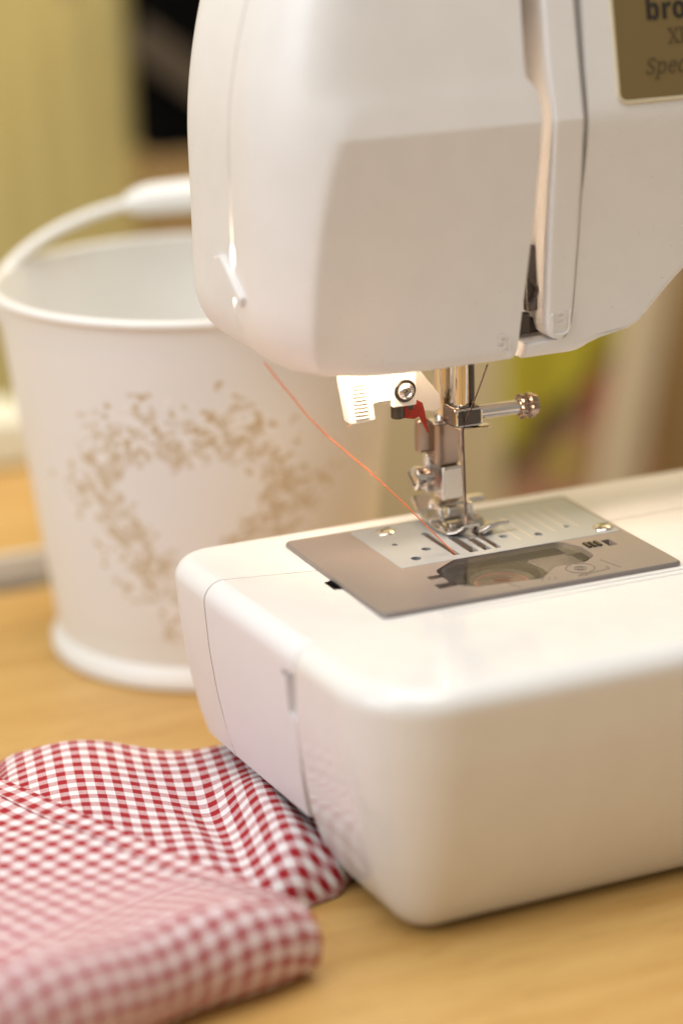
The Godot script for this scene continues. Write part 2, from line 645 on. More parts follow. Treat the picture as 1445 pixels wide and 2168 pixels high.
func build_base(m: Node3D) -> void:
	var white: Material = mats.white_plastic
	var fil := 6.5
	# free arm: the rear half, its underside 21 mm above the table
	var fo := Outline.new(rounded([Vector3(236, -26, 0), Vector3(-98.5, -26, 15), Vector3(-97.4, 11.1, 0)]), -1.0)
	if fo.at(10.0)[1].y > 0.0: fo.side *= -1.0
	var mb := MB.new()
	var ss := []
	for k in 41: ss.append(lerpf(0.0, 300.0, k / 40.0))
	for k in range(1, 61): ss.append(lerpf(300.0, fo.total(), k / 60.0))
	var rows := []
	for lv in levels(0.0, fil):
		var row := PackedVector3Array()
		for s in ss:
			var q: Vector2 = fo.at(s)[0]
			var yb := 21.5 if q.x < 100.0 else 0.0
			var y: float = lv[0]
			if y < BED - fil: y = lerpf(yb, BED - fil, y / (BED - fil))
			row.append(wall_point(fo, s, y, lv[1]))
		rows.append(row)
	mb.grid(rows, Vector3(-1, 0, -1))
	# underside
	var under := PackedVector3Array()
	for p in rows[0]: under.append(Vector3(p.x, p.y, p.z + 3.0))
	mb.grid([under, rows[0]], Vector3.DOWN)
	var hole := PackedVector2Array([Vector2(-60.6, -10.2), Vector2(42.2, -10.2), Vector2(42.2, 66.6), Vector2(-60.6, 66.6), Vector2(-60.6, 37), Vector2(-63.6, 36), Vector2(-63.6, 28.5), Vector2(-60.6, 27.5)])
	var top: PackedVector3Array = rows[-1]
	var flat := PackedVector2Array()
	for p in top: flat.append(Vector2(p.x, p.z))
	flat.append(Vector2(-62, 16.75)); flat.append(Vector2(236, 16.75))
	for piece in Geometry2D.clip_polygons(flat, hole):
		var up3 := PackedVector3Array()
		for p in piece: up3.append(Vector3(p.x, BED, p.y))
		mb.cap(up3, piece, Vector3.UP)
	part(mb, "free_arm", white, m)
	# the seam's facing below the free arm's front edge
	var inner := MB.new()
	inner.grid([PackedVector3Array([Vector3(-88, 22, 10.6), Vector3(-62, 22, 16.3), Vector3(236, 22, 16.3)]), PackedVector3Array([Vector3(-92, BED - 1, 10.9), Vector3(-62, BED - 1, 16.5), Vector3(236, BED - 1, 16.5)])], Vector3.BACK)
	part(inner, "arm_front_wall", white, m)

	# accessory tray: the front half
	var to := Outline.new(rounded([Vector3(-97.35, 11.45, 0), Vector3(-91.0, 129.5, 27), Vector3(236, 129.5, 0)], false, 20), 1.0)
	if to.at(to.total() - 5.0)[1].y < 0.0: to.side *= -1.0
	var s_at_z := func(z: float) -> float:
		for k in 400:
			var s := k * 0.5
			if to.at(s)[0].y >= z: return s
		return 100.0
	var door_tab := [Vector2(0, s_at_z.call(62.0)), Vector2(22, s_at_z.call(65.0)), Vector2(45, s_at_z.call(71.5)), Vector2(70, s_at_z.call(75.5)), Vector2(82, s_at_z.call(76.0))]
	var gap := func(y: float) -> float:      # finger notch in the door's edge: a wider top bar over a stem
		if y < 57.5: return 0.35
		if y < 59.0: return lerpf(0.35, 5.2, (y - 57.5) / 1.5)
		if y < 70.5: return lerpf(5.2, 6.6, (y - 59.0) / 11.5)
		if y < 72.6: return 9.0
		if y < 73.4: return lerpf(9.0, 0.3, (y - 72.6) / 0.8)
		return 0.25
	var yb_at := func(z: float) -> float:
		return lerpf(21.5, 2.2, smoothstep(55.5, 66.0, z))
	var lvs := []
	for y in [0.0, 0.05, 0.1, 0.18, 0.26, 0.34, 0.42, 0.5, 0.58, 0.66]: lvs.append([y, -1.0])
	for y in [55.0, 57.5, 58.3, 59.0, 62.0, 66.0, 70.4, 70.5, 72.6, 73.4, 74.5, BED - fil]: lvs.append([y, 0.0])
	for k in range(1, 9):
		var a := PI / 2 * k / 8
		lvs.append([BED - fil + fil * sin(a), fil * (1.0 - cos(a))])
	var door := MB.new()
	var body := MB.new()
	var drows := []
	var brows := []
	var nd := 26
	var nb := 90
	for lv in lvs:
		var dr := PackedVector3Array()
		var br := PackedVector3Array()
		for i in nd + 1:
			var yy: float = lv[0]
			var f := float(i) / nd
			var s_end: float = pick(door_tab, lerpf(21.5, 53.0, yy / 0.70) if lv[1] < 0.0 else yy) - gap.call(53.0 if lv[1] < 0.0 else yy)
			var s := s_end * f
			var yb: float = 21.5
			var y: float = lerpf(yb, 53.0, yy / 0.70) if lv[1] < 0.0 else yy
			dr.append(wall_point(to, s, y, maxf(0.0, lv[1])))
		var ytop: float = lv[0]
		for i in nb + 1:
			var f := float(i) / nb
			var s_beg: float = pick(door_tab, lerpf(21.5, 53.0, ytop / 0.70) if lv[1] < 0.0 else ytop)
			var s_mid: float = s_at_z.call(84.0)
			var s_cor: float = s_mid + 85.0
			var s := lerpf(s_beg, s_mid, f / 0.25) if f < 0.25 else (lerpf(s_mid, s_cor, (f - 0.25) / 0.5) if f < 0.75 else lerpf(s_cor, to.total(), (f - 0.75) / 0.25))
			var z: float = to.at(s)[0].y
			var yb: float = yb_at.call(z)
			var y: float = lerpf(yb, 53.0, pow(ytop / 0.70, 1.3)) if lv[1] < 0.0 else ytop
			br.append(wall_point(to, s, y, maxf(0.0, lv[1])))
		drows.append(dr)
		brows.append(br)
	door.grid(drows, Vector3(-1, 0, 0.1))
	body.grid(brows, Vector3(-0.5, 0, 1))
	# turned-in edges along the door seam and notch, and the wall behind the notch
	var e1 := PackedVector3Array(); var e2 := PackedVector3Array(); var e3 := PackedVector3Array(); var e4 := PackedVector3Array()
	var bk1 := PackedVector3Array(); var bk2 := PackedVector3Array()
	for k in drows.size() - 8:
		var d: Vector3 = drows[k][nd]
		var b: Vector3 = brows[k][0]
		e1.append(d); e2.append(d + Vector3(3.2, 0, 0.2))
		e3.append(b); e4.append(b + Vector3(3.2, 0, 0.2))
		bk1.append(d + Vector3(3.2, 0, -3)); bk2.append(b + Vector3(3.2, 0, 3))
	door.grid([e1, e2], Vector3(0, 0, 1))
	body.grid([e3, e4], Vector3(0, 0, -1))
	body.grid([bk1, bk2], Vector3(-1, 0, 0))
	# tops
	var tp := PackedVector2Array()
	for p in drows[-1]: tp.append(Vector2(p.x, p.z))
	for p in brows[-1]: tp.append(Vector2(p.x, p.z))
	tp.append(Vector2(236, 17.05)); tp.append(Vector2(-62, 17.05))
	for piece in Geometry2D.clip_polygons(tp, hole):
		var up3 := PackedVector3Array()
		for p in piece: up3.append(Vector3(p.x, BED, p.y))
		body.cap(up3, piece, Vector3.UP)
	# inner wall and underside of the tray
	body.grid([PackedVector3Array([Vector3(-86, 21.6, 12), Vector3(-80, 21.6, 60), Vector3(236, 21.6, 60)]), PackedVector3Array([Vector3(-86, 21.6, 12), Vector3(236, 21.6, 12), Vector3(236, 21.6, 12)])], Vector3.DOWN)
	var b0: PackedVector3Array = brows[0]
	var lip := PackedVector3Array()
	for p in b0: lip.append(p + Vector3(5, 0.6 if p.y < 1.0 else 0.0, -4))
	body.grid([b0, lip], Vector3.DOWN)
	part(body, "accessory_tray", mats.glossy_plastic, m)
	for q in [Vector2(-50, 84), Vector2(190, 90), Vector2(190, -10)]:
		var ft := MB.new()
		ft.cyl(Vector3(q.x, 0, q.y), Vector3(q.x, 6, q.y), 7.0)
		part(ft, "rubber_foot", mats.black_rubber, m)
	var floor_plate := MB.new()
	floor_plate.rbox(Vector3(84, 5.0, 84), Vector3(296, 3, 36), 0.5)
	part(floor_plate, "tray_bottom", mats.black_rubber, m)
	part(door, "tray_door", mats.satin_plastic, m)
	# rails moulded in front of the plate
	for q in [[69.6, 1.5, 0.5], [73.2, 0.7, 0.35]]:
		var r := MB.new()
		r.rbox(Vector3(96, BED, q[0]), Vector3(280, q[2] * 2.0, q[1]), 0.3)
		part(r, "bed_rail", mats.glossy_plastic, m)

# ---------------------------------------------------------------- plates on the bed
func rect_poly(x0: float, z0: float, x1: float, z1: float, r: float) -> PackedVector2Array:
	return rounded([Vector3(x0, z0, r), Vector3(x1, z0, r), Vector3(x1, z1, r), Vector3(x0, z1, r)], true, 5)

func flat_t(y: float) -> Transform3D:      # (x, z) drawn flat, pushed upwards
	return Transform3D(Vector3(1, 0, 0), Vector3(0, 0, 1), Vector3(0, 1, 0), Vector3(0, y, 0))

func csg_plate(called: String, poly: PackedVector2Array, y: float, thick: float, bev: float, cuts: Array, material: Material, m: Node3D) -> CSGMesh3D:
	var base := MB.new()
	base.prism(poly, flat_t(y), thick, bev)
	var o := CSGMesh3D.new()
	o.name = called
	o.mesh = base.mesh(Vector3.ZERO, 20.0)
	var am: ArrayMesh = o.mesh
	# the boolean works in millimetres; the node is scaled to metres
	var arr := am.surface_get_arrays(0)
	var vv: PackedVector3Array = arr[Mesh.ARRAY_VERTEX]
	for k in vv.size(): vv[k] *= 1000.0
	arr[Mesh.ARRAY_VERTEX] = vv
	var big := ArrayMesh.new()
	big.add_surface_from_arrays(Mesh.PRIMITIVE_TRIANGLES, arr)
	o.mesh = big
	o.material = material
	for c in cuts:
		var h := CSGPolygon3D.new()
		h.name = "opening"
		h.operation = CSGShape3D.OPERATION_SUBTRACTION
		var fl := PackedVector2Array()
		for p in c: fl.append(Vector2(p.x, -p.y))
		h.polygon = fl
		h.depth = thick + 4.0
		h.material = material
		o.add_child(h, true)
		h.transform = Transform3D(Basis(Vector3.RIGHT, -PI / 2), Vector3(0, y - 2.0 + thick + 4.0, 0))
	m.add_child(o, true)
	o.scale = Vector3.ONE * MM
	o.position = -origin_of[m] * MM
	return o

func ring_poly(x: float, z: float, r: float, n := 14) -> PackedVector2Array:
	var out := PackedVector2Array()
	for k in n: out.append(Vector2(x, z) + Vector2.from_angle(TAU * k / n) * r)
	return out

func build_plates(m: Node3D) -> void:
	var cover := rounded([Vector3(-29.6, 39.0, 4), Vector3(-20.5, 32.6, 3), Vector3(18.0, 32.6, 4), Vector3(21.0, 40, 3), Vector3(20.6, 49, 3), Vector3(15.5, 52.8, 2.0), Vector3(4.7, 52.4, 1.2), Vector3(-3.8, 60.0, 1.5), Vector3(-25.5, 57.6, 3), Vector3(-30.6, 52.0, 2)], true, 5)
	var silver := rect_poly(-38.5, -8.6, 41.0, 32.0, 1.2)
	var grown := Geometry2D.offset_polygon(cover, 0.5)[0]
	csg_plate("bobbin_plate", rect_poly(-61.0, -10.6, 42.6, 67.2, 2.2), 81.6, 1.9, 0.5, [silver, grown, rect_poly(-35, 42.6, -29, 45.4, 0.2), rect_poly(-36, 50.4, -29, 54.2, 0.2), rect_poly(29.8, 37.5, 33.0, 43.5, 0.3)], mats.grey_plate, m)
	var cuts := [rect_poly(-18.4, 3.6, -16.2, 28.6, 0.4), rect_poly(-12.6, 12.0, -9.4, 28.4, 0.4), rect_poly(-7.6, 16.0, -4.8, 28.6, 0.4), rect_poly(-3.4, 8.0, -1.2, 28.6, 0.4), rect_poly(-9.0, 7.4, -0.6, 9.6, 0.8)]
	for h in [[-30.4, 25.6, 1.7], [-23.5, 18.8, 1.6], [-30.6, 10.2, 1.1], [4.2, 19.1, 1.5], [15.5, 22.5, 1.6], [27, 20, 1.1]]: cuts.append(ring_poly(h[0], h[1], h[2]))
	csg_plate("needle_plate", silver, 81.9, 1.75, 0.22, cuts, mats.needle_plate, m)
	# screws of the needle plate
	for q in [Vector3(-28.1, 83.4, -2.7), Vector3(36.9, 83.4, 26.8)]:
		var s := MB.new()
		s.lathe([Vector2(0, 1.3), Vector2(1.9, 1.3), Vector2(3.1, 0.8), Vector2(3.5, 0.2), Vector2(3.5, -0.6)], q, Vector3.UP, 28)
		var o := part(s, "plate_screw", mats.chrome, m)
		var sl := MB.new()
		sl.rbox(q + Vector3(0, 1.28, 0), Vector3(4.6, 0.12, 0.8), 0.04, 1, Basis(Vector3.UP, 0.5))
		part(sl, "slot_shade_bar", mats.engraved_and_slot_shade, o)  # dark bar laid on top, painting the shade of the slot
	# guide lines
	for k in 6:
		var g := MB.new()
		g.rbox(Vector3(7.5 + k * 4.6, 83.66, 13.0 - k * 0.6), Vector3(0.28, 0.06, 24.0), 0.02, 1)
		part(g, "guide_line", mats.guide_engraved, m)
	# feed dogs
	for q in [[-17.3, 5.0, 26.0, 1.5], [-11.0, 12.8, 25.0, 2.2], [-6.2, 16.5, 25.0, 1.9], [-2.3, 8.6, 26.0, 1.5]]:
		var d := MB.new()
		d.rbox(Vector3(q[0], 81.4, (q[1] + q[2]) / 2), Vector3(q[3], 3.4, q[2] - q[1]), 0.15)
		var z: float = q[1] + 0.5
		while z < q[2] - 1.0:
			d.prism(PackedVector2Array([Vector2(0, 0), Vector2(1.05, 0), Vector2(0.75, 0.75)]), Transform3D(Vector3(0, 0, 1), Vector3(0, 1, 0), Vector3(1, 0, 0), Vector3(q[0] - q[3] / 2, 83.05, z)), q[3], 0.06)
			z += 1.15
		part(d, "feed_dog", mats.steel_lamp_tint, m)
	# chamber under the plates with the bobbin
	var ch := MB.new()
	ch.grid([PackedVector3Array([Vector3(-62, 81.4, -10), Vector3(42, 81.4, -10), Vector3(42, 81.4, 66.4), Vector3(-62, 81.4, 66.4), Vector3(-62, 81.4, -10)]), PackedVector3Array([Vector3(-62, 62, -10), Vector3(42, 62, -10), Vector3(42, 62, 66.4), Vector3(-62, 62, 66.4), Vector3(-62, 62, -10)])], Vector3(0, -0.01, 0))
	ch.grid([PackedVector3Array([Vector3(-62, 62, -10), Vector3(42, 62, -10)]), PackedVector3Array([Vector3(-62, 62, 66.4), Vector3(42, 62, 66.4)])], Vector3.UP)
	part(ch, "hook_chamber", mats.cast_metal, m)
	var case_ := MB.new()
	case_.lathe([Vector2(0, 66), Vector2(15.5, 66), Vector2(15.5, 79.5), Vector2(14.2, 80.2), Vector2(12.6, 80.2), Vector2(12.4, 68), Vector2(0, 68)], Vector3(-9.5, 0, 44.5), Vector3.UP, 40)
	part(case_, "bobbin_case", mats.dark_steel, m)
	var ledge := MB.new()
	ledge.rbox(Vector3(12.5, 79.0, 42), Vector3(15, 1.6, 16), 0.4)
	part(ledge, "case_ledge", mats.grey_plate, m)
	var bo := MB.new()
	for y in [69.0, 78.2]:
		bo.lathe([Vector2(3.0, 0), Vector2(10.2, 0), Vector2(10.4, 0.45), Vector2(10.2, 0.9), Vector2(3.0, 0.9), Vector2(3.0, 0)], Vector3(-9.5, y, 44.5), Vector3.UP, 36)
	var bob := part(bo, "bobbin", mats.bobbin_white, m)
	var wi := MB.new()
	for k in 9:
		var ring := PackedVector3Array()
		for j in 36: ring.append(Vector3(-9.5 + cos(TAU * j / 36) * 8.4, 70.6 + k * 0.9, 44.5 + sin(TAU * j / 36) * 8.4))
		wi.tube(ring, 0.5, 8, true)
	part(wi, "bobbin_thread", mats.thread_red, bob)
	var cv := MB.new()
	cv.prism(cover, flat_t(81.5), 1.9, 0.3)
	var co := part(cv, "bobbin_cover", mats.smoke_clear, m)
	co.set_meta("label", "clear smoky slide cover over the bobbin")
	for k in 16:      # moulded ribs under the cover's left end
		var rb := MB.new()
		var z := 40.0 + k * 1.05
		rb.rbox(Vector3(-20.5 + k * 0.35, 83.42, z), Vector3(15.0, 0.12, 0.22), 0.03, 1)
		part(rb, "cover_rib", mats.smoke_clear, co)
	var catch_ := MB.new()
	catch_.rbox(Vector3(16.2, 83.5, 41.5), Vector3(5.4, 0.4, 7.5), 0.15)
	part(catch_, "cover_catch", mats.smoke_clear, co)
	var knob := MB.new()
	for k in 3: knob.rbox(Vector3(23.6 + k * 1.9, 83.75, 40.0), Vector3(1.2, 0.7, 4.6), 0.2)
	part(knob, "latch_button", mats.dark_steel, m)
	for q in [[Vector3(-32, 82.3, 44), Vector3(5.4, 0.5, 2.6)], [Vector3(-32.6, 82.3, 52.3), Vector3(6.0, 0.5, 3.6)]]:
		var f := MB.new()
		f.rbox(q[0], q[1], 0.1)
		part(f, "cover_tab", mats.steel_lamp_tint, m)
	# engraved threading picture
	var ic := MB.new()
	for r in [4.6, 1.9, 1.0]:
		for j in 40:
			if r > 3.0 and j % 10 == 9: continue
			var a0 := TAU * j / 40; var a1 := TAU * (j + 1) / 40
			ic.tube(PackedVector3Array([Vector3(11.0 + cos(a0) * r, 83.51, 58.0 + sin(a0) * r * 0.95), Vector3(11.0 + cos(a1) * r, 83.51, 58.0 + sin(a1) * r * 0.95)]), 0.13, 5)
	for seg in [[Vector2(7, 64), Vector2(19, 62.4)], [Vector2(19, 62.4), Vector2(19, 60)], [Vector2(7, 64), Vector2(9.2, 62.8)], [Vector2(9.4, 64.4), Vector2(11.5, 63.2)], [Vector2(-7, 59), Vector2(-4, 60.2)], [Vector2(-5.0, 62.4), Vector2(-3.5, 60.4)], [Vector2(-2.6, 62.8), Vector2(-1.4, 60.8)], [Vector2(-0.6, 63), Vector2(0.4, 61.4)], [Vector2(20.5, 54), Vector2(22.6, 63)], [Vector2(-15.5, 60), Vector2(-13.6, 65)]]:
		ic.tube(PackedVector3Array([Vector3(seg[0].x, 83.51, seg[0].y), Vector3(seg[1].x, 83.51, seg[1].y)]), 0.11, 5)
	part(ic, "engraved_diagram", mats.engraved_and_slot_shade, m)

# ---------------------------------------------------------------- head of the machine
const HB := 147.0       # underside of the head
const HT := 288.0       # its top
const YC := 222.0       # crease across the front
var slot_l := [Vector2(147, -0.8), Vector2(162.7, 0.5), Vector2(175.8, 1.7), Vector2(184.6, 2.4), Vector2(200.8, 3.7), Vector2(221, 4.7), Vector2(227.4, 4.7), Vector2(231.5, 3.7), Vector2(235.8, 0.3), Vector2(240, 0.2), Vector2(257.8, 0.8), Vector2(288, 1.4)]
var tongue_l := [Vector2(152.7, 13.6), Vector2(153.1, 12.0), Vector2(154.2, 10.5), Vector2(156.5, 9.6), Vector2(165, 9.2), Vector2(184, 8.8), Vector2(205, 8.7), Vector2(222, 8.5), Vector2(237, 7.8), Vector2(288, 8.4)]
var tongue_r := [Vector2(152.7, 14.2), Vector2(153.2, 15.6), Vector2(154.6, 17.0), Vector2(157.5, 17.8), Vector2(163, 18.3), Vector2(183, 18.8), Vector2(205, 19.0), Vector2(226, 18.7), Vector2(288, 18.5)]
var right_l := [Vector2(147, 3.0), Vector2(152.2, 3.2), Vector2(152.5, 12.5), Vector2(153.0, 15.8), Vector2(154.4, 17.3), Vector2(157.4, 18.1), Vector2(163, 18.6), Vector2(183, 19.1), Vector2(198, 19.3), Vector2(206, 20.0), Vector2(212, 20.4), Vector2(236, 20.6), Vector2(256.5, 21.5), Vector2(288, 22.4)]
var under_tab := [Vector2(-90, 147), Vector2(22, 147), Vector2(25, 148.3), Vector2(28.5, 151.3), Vector2(33.6, 157.7), Vector2(41.5, 166), Vector2(49.6, 172.8), Vector2(57, 178), Vector2(70, 185.5), Vector2(90, 193), Vector2(120, 198), Vector2(236, 199)]

func underside(x: float) -> float:
	var s := 0.0
	for k in 5: s += pick(under_tab, x + (k - 2) * 1.0)
	return s / 5.0

func z_front(y: float) -> float:
	return 45.4 - 0.1 * (YC - y) if y < YC else 45.4 - 0.19 * (y - YC)

func z_body(y: float) -> float:
	return 49.4 - 0.0012 * pow(y - 195.0, 2.0)

func lean(y: float) -> float:
	return 8.0 * pow(maxf(0.0, y - 212.0) / 48.0, 2.0)

func smin(a: float, b: float, k: float) -> float:
	var h := clampf(0.5 + 0.5 * (b - a) / k, 0.0, 1.0)
	return lerpf(b, a, h) - k * h * (1.0 - h)

func seam_gap(y: float) -> float:
	var g := 0.34
	g = maxf(g, 0.8 * (1.0 - absf(y - 190.5) / 6.0))
	if y > 180.6 and y < 186.0: g = 2.3
	if y > 168.4 and y < 173.6: g = maxf(g, 2.6 * (173.6 - y) / 5.2)
	if y < 167.0: g = 0.1
	return g

# front cover's section at height y: u 0..1 from the side seam to the slot; returns point and outward normal
func front_section(u: float, y: float) -> Array:
	var xl := -81.0 + lean(y)
	var zb := z_body(y)
	var r := 34.0 - lean(y) * 0.3
	var z0 := 6.0 + seam_gap(y) * 0.5
	var p: Vector2
	var n: Vector2
	if u < 0.18:
		p = Vector2(xl, lerpf(z0, zb - r, u / 0.18)); n = Vector2(-1, 0)
	elif u < 0.68:
		var a := PI / 2 * (u - 0.18) / 0.5
		p = Vector2(xl + r - r * cos(a), zb - r + r * sin(a)); n = Vector2(-cos(a), sin(a))
	else:
		p = Vector2(lerpf(xl + r, pick(slot_l, y), (u - 0.68) / 0.32), zb); n = Vector2(0, 1)
	p.y = smin(p.y, z_front(y), lerpf(1.1, 7.0, smoothstep(YC, YC + 16.0, y)))
	if u > 0.99: p.y = z_front(y)
	return [p, n]

func head_levels(y0: float) -> Array:
	var out := []
	for y in [152.0, 157.0, 160.0, 163.0, 166.0, 168.3, 168.5, 171.0, 173.6, 176.0, 179.0, 180.5, 180.7, 183.5, 185.9, 186.1, 190.5, 196.0, 200.0, 205.0, 209.0, 212.0, 215.0, 217.0, 218.5, 220.0, 221.0, 221.6, 222.0, 222.6, 223.5, 225.0, 227.5, 229.5, 231.5, 233.5, 235.8, 240.0, 248.0, 257.0, 266.0, 277.0, HT]:
		if y > y0 + 0.8: out.append(y)
	return out

func build_head(m: Node3D) -> void:
	var white: Material = mats.white_plastic
	# ---- front cover with the rounded end
	var us := []
	for k in 5: us.append(0.18 * k / 4.0)
	for k in range(1, 41): us.append(0.18 + 0.5 * k / 40.0)
	for k in range(1, 25): us.append(0.68 + 0.32 * k / 24.0)
	var mb := MB.new()
	var cols := []
	var count := 9999
	for u in us:
		var r := lerpf(21.0, 5.5, smoothstep(0.36, 0.76, u))
		var col := PackedVector3Array()
		for k in range(-1, 9):
			var a := PI / 2 * maxf(k, 0) / 8.0
			var y := HB + r * (1.0 - cos(a))
			var q := front_section(u, y)
			var ins := r * (1.0 - sin(a)) + (5.0 if k < 0 else 0.0)
			var p: Vector2 = q[0] - q[1] * ins
			col.append(Vector3(p.x, y, p.y))
		var y1 := HB + r
		var base_levels := head_levels(HB + 5.0)
		for y in base_levels:
			# columns with a taller fillet squeeze their lowest levels
			var yy: float = y if y > 176.0 else lerpf(y1, 176.0, (y - 152.0) / 24.0)
			if yy <= col[col.size() - 1].y: yy = col[col.size() - 1].y + 0.02
			var q := front_section(u, yy)
			col.append(Vector3(q[0].x, yy, q[0].y))
		cols.append(col)
		count = mini(count, col.size())
	var rows := []
	for k in count:
		var row := PackedVector3Array()
		for c in cols: row.append(c[k])
		rows.append(row)
	mb.grid(rows, Vector3(-0.6, 0, 1))
	var edge := PackedVector3Array(); var edge2 := PackedVector3Array()
	var se := PackedVector3Array(); var se2 := PackedVector3Array()
	for k in range(1, count):
		var e: Vector3 = rows[k][us.size() - 1]
		edge.append(e); edge2.append(e - Vector3(0.4, 0, 3.0))
		var s: Vector3 = rows[k][0]
		se.append(s); se2.append(s + Vector3(2.0, 0, 0.1))
	mb.grid([edge, edge2], Vector3.RIGHT)
	mb.grid([se, se2], Vector3.FORWARD)
	part(mb, "front_cover", mats.thin_plastic, m, 40.0)

	# ---- back cover
	var bc := MB.new()
	var ends := rounded([Vector3(-81, 5.6, 0), Vector3(-81, -50, 25), Vector3(236, -50, 0)], false, 20)
	var ol := Outline.new(ends, 1.0)
	if ol.at(2.0)[1].x > 0.0: ol.side = -1.0
	var brows := []
	for k in range(-1, 52):
		var row := PackedVector3Array()
		for i in 71:
			var s := lerpf(0.0, 100.0, i / 50.0) if i <= 50 else lerpf(100.0, ol.total(), (i - 50) / 20.0)
			var q := ol.at(s)
			var p: Vector2 = q[0]
			var n: Vector2 = q[1]
			var yb := underside(p.x)
			var r := 21.0
			var y: float
			var ins := 0.0
			if k <= 8:
				var a := PI / 2 * maxf(k, 0) / 8.0
				y = yb + r * (1.0 - cos(a))
				ins = r * (1.0 - sin(a)) + (6.0 if k < 0 else 0.0)
			else:
				y = lerpf(yb + r, HT, (k - 8) / 43.0)
			p -= n * ins
			p.x += lean(y) * clampf(-n.x, 0, 1)
			if s < 0.01: p.y -= seam_gap(y) * 0.5 - 0.2
			row.append(Vector3(p.x, y, p.y))
		brows.append(row)
	bc.grid(brows, Vector3(-0.3, 0, -1))
	var b1 := PackedVector3Array(); var b2 := PackedVector3Array()
	for k in range(1, brows.size()):
		b1.append(brows[k][0]); b2.append(brows[k][0] + Vector3(2.0, 0, -0.1))
	bc.grid([b1, b2], Vector3.BACK)
	part(bc, "back_cover", white, m, 40.0)

	# ---- tongue between the slot and the groove
	var tg := MB.new()
	var trows := []
	var ys := []
	for y in [152.7, 152.9, 153.2, 153.7, 154.3, 155.2, 156.5, 158.0, 160.0, 163.0, 168.0, 175.0, 184.0, 195.0, 205.0, 212.0, 218.0, 220.5, 221.5, 222.0, 222.5, 223.5, 227.0, 232.0, 237.0, 250.0, 270.0, HT]: ys.append(y)
	for y in ys:
		var xl := pick(tongue_l, y); var xr := pick(tongue_r, y)
		var w := xr - xl
		var z := z_front(y) + 0.7
		var b := minf(1.0, w * 0.3)
		var low := 1.0 - smoothstep(152.7, 154.0, y)
		var row := PackedVector3Array()
		row.append(Vector3(xl + 3.0, y, z - 30.0))
		row.append(Vector3(xl + 0.5, y, z - 9.0))
		row.append(Vector3(xl, y, z - 1.0 - low * 0.4))
		for k in 4:
			var a := PI / 2 * (k + 1) / 4.0
			row.append(Vector3(xl + b * (1.0 - cos(a)), y, z - (1.0 - sin(a)) * 1.0 - low * 0.4))
		for k in 5: row.append(Vector3(lerpf(xl + b, xr - b, (k + 1) / 6.0), y, z - low * 0.4))
		for k in 5:
			var a := PI / 2 * k / 4.0
			row.append(Vector3(xr - b * (1.0 - sin(a)), y, z - (1.0 - cos(a)) * 1.0 - low * 0.4))
		row.append(Vector3(xr, y, z - 8.0))
		trows.append(row)
	tg.grid(trows, Vector3.BACK)
	var foot := PackedVector3Array()
	for p in trows[0]: foot.append(p - Vector3(0, 0, 4.0))
	tg.grid([foot, trows[0]], Vector3.DOWN)
	part(tg, "thread_tongue", white, m, 50.0)

	# ---- right cover running on along the arm
	var rc := MB.new()
	var rrows := []
	var fr := []
	for k in 61: fr.append(0.0)
	var nl := 64
	for k in range(-1, nl + 7):
		var row := PackedVector3Array()
		for i in 57:
			var t := pow(i / 56.0, 2.0)
			var xg := lerpf(3.0, 236.0, t)
			var yb := underside(xg)
			var r := 4.5
			var y: float
			var ins := 0.0
			var dn := Vector2(0, 0)
			if k <= 6:
				var a := PI / 2 * maxf(k, 0) / 6.0
				y = yb + r * (1.0 - cos(a))
				ins = r * (1.0 - sin(a)) + (4.0 if k < 0 else 0.0)
			else:
				var f := (k - 6) / float(nl)
				f = f * 0.25 if f < 0.4 else lerpf(0.1, 1.0, (f - 0.4) / 0.6)
				y = lerpf(yb + r, HT, f)
			var xl := pick(right_l, y)
			var x := lerpf(xl, 236.0, t)
			row.append(Vector3(x, y, z_front(y) - ins))
		rrows.append(row)
	rc.grid(rrows, Vector3.BACK)
	var g1 := PackedVector3Array(); var g2 := PackedVector3Array()
	for k in range(1, rrows.size()):
		var p: Vector3 = rrows[k][0]
		g1.append(p); g2.append(p + Vector3(0.4, 0, -9.0))
	rc.grid([g1, g2], Vector3.LEFT)
	part(rc, "arm_cover", white, m, 40.0)
	# groove floor between tongue and arm cover
	var gf := MB.new()
	var f1 := PackedVector3Array(); var f2 := PackedVector3Array()
	for y in [199.0, 206.0, 212.0, 222.0, 240.0, HT]:
		f1.append(Vector3(pick(tongue_r, y) - 0.4, y, z_front(y) - 6.5)); f2.append(Vector3(pick(right_l, y) + 0.6, y, z_front(y) - 6.5))
	gf.grid([f1, f2], Vector3.BACK)
	part(gf, "groove_floor", white, m)
	# underside of the arm, right of the needle opening
	var un := MB.new()
	var u1 := PackedVector3Array(); var u2 := PackedVector3Array()
	for k in 60:
		var x := lerpf(10.0, 236.0, pow(k / 59.0, 1.6))
		u1.append(Vector3(x, underside(x) + 0.4, z_front(underside(x)) - 6.0)); u2.append(Vector3(x, underside(x) + 0.4, -30.0))
	un.grid([u1, u2], Vector3.DOWN)
	part(un, "arm_underside", white, m)
	# top
	var tp := MB.new()
	var flat := PackedVector2Array()
	for p in rows[count - 1]: flat.append(Vector2(p.x, p.z))
	flat.append(Vector2(236, z_front(HT)))
	var back: PackedVector3Array = brows[-1]
	for k in back.size(): flat.append(Vector2(back[back.size() - 1 - k].x, back[back.size() - 1 - k].z))
	var t3 := PackedVector3Array()
	for p in flat: t3.append(Vector3(p.x, HT - 0.2, p.y))
	tp.cap(t3, flat, Vector3.UP)
	part(tp, "top_cover", white, m)
	# pillar
	var pl := MB.new()
	pl.rbox(Vector3(196, 180, -2), Vector3(78, 214, 92), 10.0, 4)
	part(pl, "pillar", white, m)

	# ---- inner frame; partition, shroud and seam lips are added, unseen, to block lamp light
	var pt := MB.new()
